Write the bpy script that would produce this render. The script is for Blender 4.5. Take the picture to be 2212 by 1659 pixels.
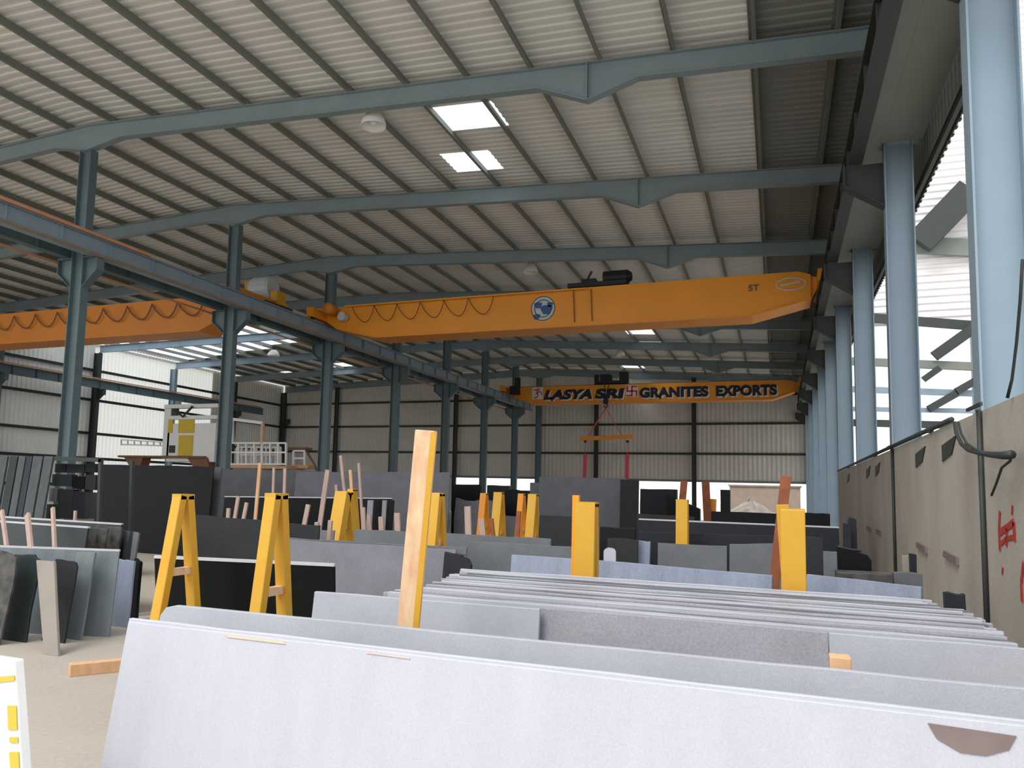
import bpy, math, random
from mathutils import Vector, Matrix
random.seed(7)
for o in list(bpy.data.objects): bpy.data.objects.remove(o)
scn = bpy.context.scene
col = scn.collection

# ------------------------------------------------------------------ camera
W_PX, H_PX = 2212, 1659
F_PX, CX, CY = 1672.774, 1001.217, 897.397
EYE = 1.65
yaw, pitch, roll = math.radians(22.1486), math.radians(5.526), math.radians(1.4743)
FWD = Vector((-math.sin(yaw)*math.cos(pitch), math.cos(yaw)*math.cos(pitch), math.sin(pitch)))
_r = Vector((math.cos(yaw), math.sin(yaw), 0)); _u = _r.cross(FWD)
RGT = _r*math.cos(roll) + _u*math.sin(roll)
UPV = _u*math.cos(roll) - _r*math.sin(roll)
cd = bpy.data.cameras.new('camera')
cam = bpy.data.objects.new('camera', cd); col.objects.link(cam)
cd.sensor_fit = 'HORIZONTAL'; cd.sensor_width = 36; cd.lens = F_PX/W_PX*36
cd.shift_x = (W_PX/2-CX)/W_PX; cd.shift_y = (CY-H_PX/2)/W_PX
cd.clip_start = 0.05; cd.clip_end = 800
m = Matrix.Identity(4)
for i, v in enumerate((RGT, UPV, -FWD)):
    for k in range(3): m[k][i] = v[k]
m[2][3] = EYE
cam.matrix_world = m
scn.camera = cam

# ------------------------------------------------------------------ light
wd = bpy.data.worlds.new('sky'); scn.world = wd; wd.use_nodes = True
nt = wd.node_tree; nt.nodes.clear()
bg = nt.nodes.new('ShaderNodeBackground'); ow = nt.nodes.new('ShaderNodeOutputWorld')
tc = nt.nodes.new('ShaderNodeTexCoord'); sx = nt.nodes.new('ShaderNodeSeparateXYZ'); cr = nt.nodes.new('ShaderNodeValToRGB')
nt.links.new(tc.outputs['Generated'], sx.inputs[0]); nt.links.new(sx.outputs['Z'], cr.inputs[0])
cr.color_ramp.elements[0].position = 0.0; cr.color_ramp.elements[0].color = (0.95, 0.97, 1, 1)
cr.color_ramp.elements[1].position = 0.9; cr.color_ramp.elements[1].color = (0.88, 0.93, 1, 1)
nt.links.new(cr.outputs[0], bg.inputs[0]); bg.inputs[1].default_value = 1.15
nt.links.new(bg.outputs[0], ow.inputs[0])
sl = bpy.data.lights.new('sun', 'SUN'); sl.energy = 1.6; sl.angle = math.radians(25); sl.color = (1, .985, .96)
sun = bpy.data.objects.new('sun', sl); col.objects.link(sun)
sun.rotation_euler = Vector((0.45, 1.0, -1.5)).to_track_quat('-Z', 'Y').to_euler()
scn.view_settings.view_transform = 'Standard'; scn.view_settings.look = 'None'
scn.view_settings.gamma = 1; scn.view_settings.use_curve_mapping = False
scn.view_settings.exposure = 0.5
scn.cycles.use_denoising = True
scn.cycles.max_bounces = 10; scn.cycles.diffuse_bounces = 7
scn.cycles.sample_clamp_indirect = 6

# ------------------------------------------------------------------ helpers
def px(x, y, X=None, Y=None, Z=None):
    """point of the place seen at pixel (x, y) of the 2212 x 1659 frame, on the plane X=, Y= or Z="""
    d = FWD + RGT*((x-CX)/F_PX) - UPV*((y-CY)/F_PX)
    t = X/d.x if X is not None else Y/d.y if Y is not None else (Z-EYE)/d.z
    p = d*t; return Vector((p.x, p.y, p.z+EYE))

class MB:
    def __init__(s): s.v = []; s.f = []
    def add(s, vs, fs):
        n = len(s.v); s.v += [tuple(v) for v in vs]; s.f += [tuple(i+n for i in f) for f in fs]; return s
    def box(s, x0, x1, y0, y1, z0, z1):
        return s.add([(x0,y0,z0),(x1,y0,z0),(x1,y1,z0),(x0,y1,z0),(x0,y0,z1),(x1,y0,z1),(x1,y1,z1),(x0,y1,z1)],
                     [(0,3,2,1),(4,5,6,7),(0,1,5,4),(1,2,6,5),(2,3,7,6),(3,0,4,7)])
    def bar(s, p, q, w, h, up=(0,0,1)):
        p, q = Vector(p), Vector(q); d = (q-p).normalized(); a = d.cross(Vector(up))
        if a.length < 1e-4: a = d.cross(Vector((1,0,0)))
        a.normalize(); b = a.cross(d).normalized(); vs = []
        for c in (p, q):
            for i, j in ((-1,-1),(1,-1),(1,1),(-1,1)): vs.append(c + a*(w/2*i) + b*(h/2*j))
        return s.add(vs, [(0,1,2,3),(7,6,5,4),(0,4,5,1),(1,5,6,2),(2,6,7,3),(3,7,4,0)])
    def prism(s, poly, off):
        """planar polygon (3-D points) pushed along vector off"""
        off = Vector(off); n = len(poly); a = [Vector(p) for p in poly]; vs = a + [p+off for p in a]
        fs = [tuple(range(n))[::-1], tuple(range(n, 2*n))] + [(i, (i+1) % n, n+(i+1) % n, n+i) for i in range(n)]
        return s.add(vs, fs)
    def tube(s, pts, r, n=8, close=False):
        pts = [Vector(p) for p in pts]; rings = []
        for i, p in enumerate(pts):
            d = (pts[min(i+1, len(pts)-1)] - pts[max(i-1, 0)]).normalized()
            a = d.cross(Vector((0,0,1)))
            if a.length < 1e-3: a = d.cross(Vector((1,0,0)))
            a.normalize(); b = a.cross(d); rr = r[i] if isinstance(r, (list, tuple)) else r
            rings.append([p + (a*math.cos(t) + b*math.sin(t))*rr for t in [2*math.pi*k/n for k in range(n)]])
        vs = [v for R in rings for v in R]; fs = []
        for i in range(len(rings)-1):
            for k in range(n):
                fs.append((i*n+k, i*n+(k+1) % n, (i+1)*n+(k+1) % n, (i+1)*n+k))
        fs += [tuple(range(n))[::-1], tuple((len(rings)-1)*n+k for k in range(n))]
        return s.add(vs, fs)
    def lathe(s, c, prof, n=20, axis='Z'):
        vs = []; fs = []
        for (r, z) in prof:
            for k in range(n):
                t = 2*math.pi*k/n
                p = (r*math.cos(t), r*math.sin(t), z) if axis == 'Z' else (z, r*math.cos(t), r*math.sin(t)) if axis == 'X' else (r*math.cos(t), z, r*math.sin(t))
                vs.append(Vector(c)+Vector(p))
        for i in range(len(prof)-1):
            for k in range(n): fs.append((i*n+k, i*n+(k+1) % n, (i+1)*n+(k+1) % n, (i+1)*n+k))
        return s.add(vs, fs)
    def ibeam(s, p, q, d, b, up=(0,0,1), tf=.02, tw=.012):
        """I section: depth d along up, flange b"""
        p, q, up = Vector(p), Vector(q), Vector(up).normalized()
        s.bar(p+up*(d/2-tf/2), q+up*(d/2-tf/2), b, tf, up); s.bar(p-up*(d/2-tf/2), q-up*(d/2-tf/2), b, tf, up)
        return s.bar(p, q, tw, d-2*tf, up)

def setp(o, label=None, cat=None, group=None, kind=None):
    if label: o['label'] = label
    if cat: o['category'] = cat; o['kind'] = 'thing' if cat != 'beam' else o.get('kind', 'structure')
    if group: o['group'] = group
    if kind: o['kind'] = kind
    return o
ORG = {}
def thing(name, loc, label, cat, group=None):
    o = bpy.data.objects.new(name, None); col.objects.link(o); o.location = loc; o.empty_display_size = .2
    ORG[o.name] = Vector(loc); return setp(o, label, cat, group)
def build(name, mb, mat, parent=None, label=None, bevel=0, smooth=False, origin=None):
    me = bpy.data.meshes.new(name)
    org = ORG[parent.name] if parent is not None else Vector(origin) if origin is not None else Vector((0,0,0))
    me.from_pydata([tuple(Vector(v)-org) for v in mb.v], [], mb.f); me.materials.append(mat); me.update()
    o = bpy.data.objects.new(name, me); col.objects.link(o)
    if parent is not None: o.parent = parent; ORG[o.name] = org
    else: o.location = org; ORG[o.name] = org
    if smooth:
        for p in me.polygons: p.use_smooth = True
    if bevel:
        b = o.modifiers.new('bevel', 'BEVEL'); b.width = bevel; b.segments = 2; b.limit_method = 'ANGLE'
    if label: o['label'] = label
    return o
def struct(name, mb, mat, **k):
    o = build(name, mb, mat, **k); o['kind'] = 'structure'; return o

# ------------------------------------------------------------------ materials
def lin(c):
    return tuple((v/255/12.92 if v/255 <= .04045 else ((v/255+.055)/1.055)**2.4) for v in c)
def mat(name, rgb, rough=.6, metal=0, var=0.0, scale=3.0, speck=0.0, speck_scale=120.0, rgb2=None, bump=0.0, spec=.5, stretch=None, detail=5):
    m = bpy.data.materials.new(name); m.use_nodes = True; t = m.node_tree; b = t.nodes['Principled BSDF']
    c = lin(rgb); b.inputs['Roughness'].default_value = rough; b.inputs['Metallic'].default_value = metal
    b.inputs['Specular IOR Level'].default_value = spec
    co = t.nodes.new('ShaderNodeTexCoord'); mp = t.nodes.new('ShaderNodeMapping'); t.links.new(co.outputs['Object'], mp.inputs[0])
    if stretch: mp.inputs['Scale'].default_value = stretch
    n1 = t.nodes.new('ShaderNodeTexNoise'); n1.inputs['Scale'].default_value = scale; n1.inputs['Detail'].default_value = detail
    t.links.new(mp.outputs[0], n1.inputs['Vector'])
    r = t.nodes.new('ShaderNodeValToRGB'); r.color_ramp.elements[0].position = .3; r.color_ramp.elements[1].position = .7
    c2 = lin(rgb2) if rgb2 else tuple(v*(1+var) for v in c); c1 = tuple(v*(1-var) for v in c) if not rgb2 else c
    r.color_ramp.elements[0].color = (*c1, 1); r.color_ramp.elements[1].color = (*c2, 1)
    t.links.new(n1.outputs['Fac'], r.inputs[0]); out = r.outputs[0]
    if speck:
        v = t.nodes.new('ShaderNodeTexNoise'); v.inputs['Scale'].default_value = speck_scale; v.inputs['Detail'].default_value = 3
        t.links.new(co.outputs['Object'], v.inputs['Vector'])
        r2 = t.nodes.new('ShaderNodeValToRGB'); r2.color_ramp.elements[0].position = .35; r2.color_ramp.elements[1].position = .65
        r2.color_ramp.elements[0].color = (1-speck,)*3+(1,); r2.color_ramp.elements[1].color = (1+speck,)*3+(1,)
        t.links.new(v.outputs['Fac'], r2.inputs[0])
        mx = t.nodes.new('ShaderNodeMix'); mx.data_type = 'RGBA'; mx.blend_type = 'MULTIPLY'; mx.inputs[0].default_value = 1
        t.links.new(out, mx.inputs[6]); t.links.new(r2.outputs[0], mx.inputs[7]); out = mx.outputs[2]
    t.links.new(out, b.inputs['Base Color'])
    if bump:
        bp = t.nodes.new('ShaderNodeBump'); bp.inputs['Strength'].default_value = bump
        t.links.new(n1.outputs['Fac'], bp.inputs['Height']); t.links.new(bp.outputs[0], b.inputs['Normal'])
    return m
M = dict(
 sheet=mat('roof_sheet_metal', (226,225,218), .55, 0, .07, .8, stretch=(.3,1.5,1)),
 dark_sheet=mat('dark_roof_strip', (140,142,136), .75, 0, .08, .8),  # darker colour for the roof strip on the right
 side_sheet=mat('shaded_side_sheet', (130,133,124), .7, 0, .07, .8),  # backlit sheeting: its shade is put into a darker base colour
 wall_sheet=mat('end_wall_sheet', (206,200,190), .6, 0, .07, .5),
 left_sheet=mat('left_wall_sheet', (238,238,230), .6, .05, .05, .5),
 glow_sheet=None,
 neigh=mat('neighbour_sheet', (232,226,224), .55, 0, .06, 1.2),
 purlin=mat('purlin_steel', (122,127,118), .6, .1, .06, 2),
 beam=mat('blue_grey_steel_paint', (132,147,150), .5, .05, .06, 1.5),
 colm=mat('shaded_steel_paint', (92,110,114), .5, .05, .06, 1.5),  # same paint as the pale wall columns, shade put into a darker colour
 pale=mat('pale_blue_steel_paint', (134,152,164), .45, .05, .05, 1.5),
 dsteel=mat('dark_steel', (54,59,56), .6, .1, .06, 2),
 copper=mat('orange_conductor_rail', (214,150,112), .4, .2, .08, 3),
 rail=mat('worn_rail_steel', (150,136,122), .4, .4, .1, 3),
 orange=mat('orange_crane_paint', (236,150,26), .42, 0, .06, .7),
 orange_l=mat('faded_orange_crane_paint', (214,132,44), .5, 0, .06, .7),
 orange_u=mat('orange_flange_paint', (232,146,40), .5, 0, .06, 1),
 yellow=mat('yellow_frame_paint', (204,160,44), .55, 0, .10, 6, rgb2=(206,148,34)),
 rust=mat('rusty_orange_steel', (140,78,48), .75, .05, .2, 9),
 black=mat('black_rubber_and_iron', (26,28,28), .6, 0, .1, 4),
 white=mat('white_paint', (232,232,228), .5, 0, .03, 3),
 lampw=mat('white_lamp_enamel', (236,234,228), .35, 0, .02, 3),
 ywpan=mat('yellow_machine_paint', (206,176,40), .5, 0, .05, 3),
 brown=mat('brown_primer', (124,86,64), .7, 0, .1, 4),
 wood=mat('raw_timber', (214,174,132), .75, 0, .12, 3, rgb2=(200,150,108), stretch=(6,6,1), bump=.1),
 wood_r=mat('reddish_timber', (172,148,136), .8, 0, .12, 3, stretch=(6,6,1)),
 wood_y=mat('yellow_timber', (226,196,152), .7, 0, .1, 5, rgb2=(206,152,122), stretch=(4,4,1.6), detail=8),
 concrete=mat('precast_concrete', (170,162,150), .9, 0, .13, 1.3, speck=.06, speck_scale=30, bump=.15, stretch=(1,1,.35)),
 floor=mat('dusty_concrete_floor', (164,154,141), .85, 0, .10, .5, speck=.05, speck_scale=25),
 ground=mat('bright_dusty_ground', (190,187,181), .95, 0, .10, .15),
 g_white=mat('pale_granite', (184,184,191), .5, 0, .035, 2.5, speck=.05, speck_scale=160, stretch=(3,3,.6)),
 g_light=mat('light_grey_granite', (166,167,173), .5, 0, .07, 3, speck=.07, speck_scale=160),
 g_lilac=mat('lilac_grey_granite', (146,143,149), .55, 0, .10, 3, speck=.10, speck_scale=90),
 g_mid=mat('mid_lilac_granite', (112,110,117), .55, 0, .12, 3, speck=.10, speck_scale=90),
 g_slate=mat('slate_grey_granite', (64,69,69), .6, 0, .2, 4, speck=.1, speck_scale=90, spec=.3, stretch=(4,4,.5)),
 g_blue=mat('blue_grey_granite', (134,143,160), .45, 0, .14, 2.4, speck=.1, speck_scale=90, stretch=(3,1,.5)),
 g_grey=mat('mid_grey_granite', (92,94,97), .55, 0, .12, 3, speck=.12, speck_scale=90),
 g_dark=mat('dark_grey_granite', (38,40,41), .6, 0, .14, 3, speck=.15, speck_scale=90, spec=.25),
 g_char=mat('charcoal_granite', (32,34,39), .5, 0, .14, 3, speck=.1, speck_scale=90, spec=.25),
 g_black=mat('polished_black_granite', (19,21,22), .35, 0, .1, 3, speck=.1, speck_scale=120, spec=.15),
 g_green=mat('dark_green_granite', (34,44,44), .4, 0, .12, 3, speck=.1, speck_scale=120),
 g_steel=mat('pale_steel_grey_granite', (108,116,118), .5, 0, .14, 2.5, speck=.08, speck_scale=90, stretch=(4,4,.5)),
 g_speck=mat('speckled_granite', (30,33,33), .5, 0, 0, 7, rgb2=(92,88,82)),
 g_tan=mat('tan_granite', (140,131,120), .6, 0, .08, 3),
 edge=mat('pale_slab_edge', (190,188,190), .6, 0, .06, 6),
 stain=mat('brown_stain', (122,106,102), .7, 0, .1, 12),
 tape=mat('peach_tape', (222,190,168), .5, 0, .05, 6),
 ytape=mat('yellow_tape', (214,188,70), .5, 0, .05, 6),
 letter=mat('black_lettering', (22,24,40), .6, 0, .02, 3),
 lwhite=mat('white_lettering_shadow', (226,220,214), .6, 0, .02, 3),
 red=mat('red_paint', (190,44,52), .6, 0, .05, 3),
 redw=mat('red_wall_paint', (168,52,44), .8, 0, .15, 9),
 pink=mat('pink_sling_webbing', (214,84,96), .8, 0, .1, 20),
 emblue=mat('emblem_blue', (46,86,140), .5, 0, .05, 3),
 emgrey=mat('emblem_pale_grey', (188,198,200), .5, 0, .05, 3),
 rubble=mat('pale_stone_rubble', (196,184,172), .95, 0, .15, 1.2, bump=.4),
 tan_wall=mat('tan_block_wall', (150,134,122), .9, 0, .1, 1.5),
)
# skylight: thin translucent sheet that lets the sky through
sk = bpy.data.materials.new('translucent_roof_sheet'); sk.use_nodes = True; t = sk.node_tree; t.nodes.clear()
o_ = t.nodes.new('ShaderNodeOutputMaterial'); a_ = t.nodes.new('ShaderNodeBsdfTranslucent'); b_ = t.nodes.new('ShaderNodeBsdfTransparent'); x_ = t.nodes.new('ShaderNodeMixShader')
a_.inputs[0].default_value = (.93,.95,.97,1); b_.inputs[0].default_value = (.95,.97,1,1); x_.inputs[0].default_value = .7
t.links.new(a_.outputs[0], x_.inputs[1]); t.links.new(b_.outputs[0], x_.inputs[2]); t.links.new(x_.outputs[0], o_.inputs[0]); M['sky'] = sk

gs = bpy.data.materials.new('added_translucent_sheet'); gs.use_nodes = True; t = gs.node_tree; t.nodes.clear()  # translucent stretch of wall, added to brighten the left side
o_ = t.nodes.new('ShaderNodeOutputMaterial'); a_ = t.nodes.new('ShaderNodeBsdfTranslucent'); b_ = t.nodes.new('ShaderNodeBsdfDiffuse'); x_ = t.nodes.new('ShaderNodeMixShader')
a_.inputs[0].default_value = (.80,.80,.74,1); b_.inputs[0].default_value = (.82,.82,.77,1); x_.inputs[0].default_value = .45
t.links.new(a_.outputs[0], x_.inputs[1]); t.links.new(b_.outputs[0], x_.inputs[2]); t.links.new(x_.outputs[0], o_.inputs[0]); M['glow_sheet'] = gs
# ------------------------------------------------------------------ dimensions
XL, XR, Y0, BAY = -16.7, 1.73, 14.42, 6.0
XW, YE = -40.0, 56.4
def FY(i): return Y0 + BAY*i
YF = 7.3                                   # front edge of the roof
def zr(x):                                 # underside of the roof sheet
    return EYE + (9.52 - .0625*(x-XL) if x >= XL else 9.52 - .035*(XL-x))
RG = .025                                  # rib height
# ------------------------------------------------------------------ setting: floor, ground
struct('floor', MB().box(XW-.2, 1.9, YF, YE, -.25, 0).box(XW-.2, 1.9, -6, YF, -.25, 0), M['floor'])
struct('ground', MB().box(-160, 160, -120, 220, -.6, -.252), M['ground'])
# roof with translucent panels left open
HOLES = [(-7.45,-5.95,15.85,17.1), (-8.35,-6.95,18.3,19.6), (-7.7,-6.2,41.1,43.0), (-7.5,-6.0,45.4,46.4), (-10.2,-8.7,54.6,55.5),
         (-39.6,-36.9,31.5,43.0), (-36.7,-34.0,32.5,42.5), (-33.8,-31.1,33.5,42.0), (-30.9,-28.2,34.5,41.0), (-28.0,-26.0,36.0,39.5), (-36.5,-34.6,50.0,51.6), (-31.0,-29.4,48.6,50.0)]
def roof_mb(xa, xb, holes=HOLES, pitch=.25):
    mb = MB(); y = YF; prof = [0, .35, .5, .85]
    while y < YE-.01:
        ys = [y+pitch*p for p in prof]+[y+pitch]; hs = [0, 0, RG, RG, 0]; yc = y+pitch/2
        cuts = [xa]
        for h in sorted(holes):
            if h[2] < yc < h[3] and h[0] < xb and h[1] > xa: cuts += [max(h[0], xa), min(h[1], xb)]
        cuts.append(xb)
        for k in range(0, len(cuts), 2):
            u, v = cuts[k], cuts[k+1]
            if v-u < .01: continue
            vs = []; fs = []
            for yy, hh in zip(ys, hs): vs += [(u, yy, zr(u)+hh), (v, yy, zr(v)+hh)]
            for q in range(4): fs.append((2*q, 2*q+1, 2*q+3, 2*q+2))
            mb.add(vs, fs)
        y += pitch
    return mb
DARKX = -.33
ceil = struct('ceiling', roof_mb(XL, DARKX), M['sheet'])
build('roof_slope', roof_mb(XW, XL), M['sheet'], ceil)
build('dark_roof_strip', roof_mb(DARKX, 2.45), M['dark_sheet'], ceil, label='dark strip of roof sheeting above the right side wall')
for h in HOLES:
    mb = MB(); z0, z1 = zr(h[0])+.03, zr(h[1])+.03
    mb.prism([(h[0]-.04,h[2]-.04,z0),(h[1]+.04,h[2]-.04,z1),(h[1]+.04,h[3]+.04,z1),(h[0]-.04,h[3]+.04,z0)], (0,0,.006))
    build('skylight', mb, M['sky'], ceil, label='bright translucent roof panel')
px_r = [DARKX - 1.42*k for k in range(0, 12)] + [1.05]
px_l = [XL-.75-1.42*k for k in range(0, 17)]
for x in px_r + px_l:
    z = zr(x)
    mb = MB()                              # Z section purlin
    mb.bar((x, YF, z-.10), (x, YE-.05, z-.10), .012, .19); mb.bar((x-.03, YF, z-.008), (x-.03, YE-.05, z-.008), .075, .012); mb.bar((x+.03, YF, z-.195), (x+.03, YE-.05, z-.195), .075, .012)
    build('purlin', mb, M['purlin'], ceil)
# end wall (sheet hangs 2.68 m above the floor, open below in the right bay)
def wall_sheet_x(xa, xb, y, zb, top, pitch=.3, thick=.03):
    mb = MB(); x = xa
    while x < xb-.01:
        xs = [x, x+pitch*.35, x+pitch*.5, x+pitch*.85, min(x+pitch, xb)]; ds = [0,0,-thick,-thick,0]; vs = []; fs = []
        for a, d in zip(xs, ds): vs += [(a, y+d, zb), (a, y+d, top(a))]
        for q in range(4): fs.append((2*q, 2*q+2, 2*q+3, 2*q+1))
        mb.add(vs, fs); x += pitch
    return mb
def wall_sheet_y(x, ya, yb, zb, zt, pitch=.3, thick=.03):
    mb = MB(); y = ya
    while y < yb-.01:
        ys = [y, y+pitch*.35, y+pitch*.5, y+pitch*.85, min(y+pitch, yb)]; ds = [0,0,thick,thick,0]; vs = []; fs = []
        for a, d in zip(ys, ds): vs += [(x+d, a, zb), (x+d, a, zt)]
        for q in range(4): fs.append((2*q, 2*q+2, 2*q+3, 2*q+1))
        mb.add(vs, fs); y += pitch
    return mb
wb = struct('wall_back', wall_sheet_x(-23.6, 2.3, YE+.1, 2.68, lambda a: zr(a)), M['wall_sheet'])
build('sheeting', wall_sheet_x(XW, -23.6, YE+.1, .0, lambda a: zr(a)), M['wall_sheet'], wb)
for z in (2.72, 4.62, 6.72, 8.7):
    build('girt', MB().ibeam((XW, YE-.02, z), (2.2, YE-.02, z), .16, .07, up=(0,0,1)), M['dsteel'] if z > 3 else M['purlin'], wb)
wl = struct('wall_left', wall_sheet_y(XW-.1, 8, 36.2, 0, zr(XW)), M['left_sheet'])
build('added_translucent_sheeting', wall_sheet_y(XW-.1, 36.2, 47.3, 0, zr(XW)), M['glow_sheet'], wl, label='wall sheets made translucent to brighten the left wall'); build('sheeting', wall_sheet_y(XW-.1, 47.3, YE, 0, zr(XW)), M['left_sheet'], wl)
for z in (3.05, 4.62, 6.72, 8.6, 1.4):
    build('girt', MB().ibeam((XW+.02, 8, z), (XW+.02, YE, z), .17, .08), M['dsteel'], wl)
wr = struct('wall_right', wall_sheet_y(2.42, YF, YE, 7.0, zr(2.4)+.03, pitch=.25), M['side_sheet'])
for z in (7.1, 8.8): build('girt', MB().ibeam((2.35, YF, z), (2.35, YE, z), .16, .06), M['dsteel'], wr)
# precast boundary wall between the right columns
PX = 1.70
PT = 2.48
pw = MB(); yb = [1.2, 4.8, 8.15, FY(0)-.3, FY(1)-.3, 26.2]
for a, b in zip(yb[:-1], yb[1:]): pw.box(PX, 1.72, a+.012, b-.012, 0, PT)
wp = struct('wall_precast', pw, M['concrete'], bevel=.004)
for a in (9.2, 11.0, 17.2, 15.6, 22.0):     # lifting pockets with a tapered mouth and a ledge below
    mb = MB()
    mb.prism([(PX-.012, a, PT-.14), (PX-.012, a+.75, PT-.20), (PX-.012, a+.75, PT-.38), (PX-.012, a+.25, PT-.32)], (.013,0,0))
    build('pocket', mb, M['dsteel'], wp, label='dark tapered pocket in the concrete')
    mb = MB(); mb.prism([(PX-.03, a+.1, 1.02), (PX-.03, a+.8, 1.06), (PX-.03, a+.75, 1.13), (PX-.03, a+.1, 1.10)], (.032,0,0))
    build('ledge', mb, M['stain'], wp)
# red brush marks on the near panel
rb = MB()
def stroke(pts, w):
    P = [px(x, y, X=PX-.004) for x, y in pts]
    for a, b in zip(P[:-1], P[1:]): rb.bar(a, b, .006, w, up=(0,.3,1))
stroke([(2160,1105),(2158,1140),(2160,1190)], .05); stroke([(2160,1150),(2175,1140),(2190,1128),(2192,1170)], .06)
stroke([(2175,1140),(2174,1180)], .05); stroke([(2162,1175),(2172,1165),(2188,1160)], .04); stroke([(2187,1092),(2186,1112)], .035); stroke([(2166,1226),(2165,1240)], .03)
stroke([(2211,1215),(2206,1260),(2208,1300)], .05)
build('red_writing', rb, M['redw'], wp, label='red hand-painted brush marks')

# ------------------------------------------------------------------ columns
def colm_mb(x0, x1, y, z0, z1, b=.24):
    mb = MB(); xc = (x0+x1)/2
    mb.bar((x0+.01, y, z0), (x0+.01, y, z1), b, .02, up=(1,0,0)); mb.bar((x1-.01, y, z0), (x1-.01, y, z1), b, .02, up=(1,0,0))
    mb.box(x0+.02, x1-.02, y-.008, y+.008, z0, z1)
    return mb
ORDN = ['nearest', 'second', 'third', 'fourth', 'fifth', 'sixth', 'seventh', 'farthest']
for i in range(8):
    y = min(FY(i), YE-.3)
    t = thing('steel_column', (XL, y, 0), f'{ORDN[i]} dark blue-grey column of the central row' + (', brackets either side for crane rails' if i < 7 else ', standing at the end wall'), 'column', 'central crane columns')
    build('shaft', colm_mb(XL-.2, XL+.2, y, 0, zr(XL)-.9), M['colm'], t)
    for s, nm in (((1, 'bracket'), (-1, 'bracket')) if i < 7 else ()):
        zt, zb = EYE+5.74, EYE+4.95; xa = XL+s*.2; xb = XL+s*.68
        mb = MB().prism([(xa, y-.008, zt), (xb, y-.008, zt), (xb, y-.008, zt-.38), (xa, y-.008, zb)], (0,.016,0))
        mb.bar((xb, y, zt), (xb, y, zt-.38), .24, .02, up=(1,0,0)); mb.bar((xb, y, zt-.38), (xa, y, zb), .24, .016)
        mb.bar((xa, y, zt-.01), (xb, y, zt-.01), .24, .02)
        build(nm, mb, M['colm'], t)
    build('base_plate', MB().box(XL-.3, XL+.3, y-.22, y+.22, 0, .03), M['dsteel'], t)
for j in range(-1, 8):
    y = min(FY(j), YE-.3); n = j+1
    lab = f'{(ORDN[n] if n < 7 else ["eighth","farthest"][n-7])} pale blue column along the right side wall'
    t = thing('wall_column', (XR+.28, y, 0), lab, 'column', 'right side wall columns')
    build('shaft', colm_mb(XR, XR+.43, y, 0, zr(2)-.64, .26), M['pale'], t)
    zt, zb = EYE+5.74, EYE+4.95; xb = 1.12
    mb = MB().prism([(XR, y-.008, zt), (xb, y-.008, zt), (xb, y-.008, zt-.38), (XR, y-.008, zb)], (0,.016,0))
    mb.bar((xb, y, zt), (xb, y, zt-.38), .26, .02, up=(1,0,0)); mb.bar((xb, y, zt-.38), (XR, y, zb), .26, .016)
    build('bracket', mb, M['dsteel'], t, label='dark crane bracket')
LY = [56.05-6.65*k for k in range(0, 5)][::-1]
for k, y in enumerate(LY):
    t = thing('wall_column', (XW+.25, y, 0), ['leftmost blue-grey column of the left wall', 'dark column on the left wall just right of the nearest central column', 'pale blue column on the left wall beside the yellow-panelled machine', 'left wall column hidden mostly behind the second central column', 'dark corner column where left wall meets end wall'][k], 'column', 'left wall columns')
    m_ = M['pale'] if k == 2 else M['colm'] if k == 0 else M['dsteel']
    build('shaft', colm_mb(XW+.08, XW+.52, y, 0, zr(XW)-.66, .26), m_, t)
    zt, zb = EYE+5.74, EYE+4.95; xb = XW+1.0
    mb = MB().prism([(XW+.5, y-.008, zt), (xb, y-.008, zt), (xb, y-.008, zt-.38), (XW+.5, y-.008, zb)], (0,.016,0)); mb.bar((xb, y, zt), (xb, y, zt-.38), .26, .02, up=(1,0,0))
    build('bracket', mb, m_, t)
for x, lab in ((-34.4, 'slender wind post on end wall left of the third central column'), (-23.5, 'broad dark wind post on end wall beside the fifth central column'), (-12.3, 'dark wind post on end wall behind the hanging lifting beam'), (-5.4, 'dark wind post on end wall under the lettered crane')):
    t = thing('wind_post', (x, YE-.3, 0), lab, 'post', 'end wall posts')
    build('shaft', MB().ibeam((x, YE-.28, 0), (x, YE-.28, zr(x)-.5), .3, .2, up=(1,0,0)), M['dsteel'], t)
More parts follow.
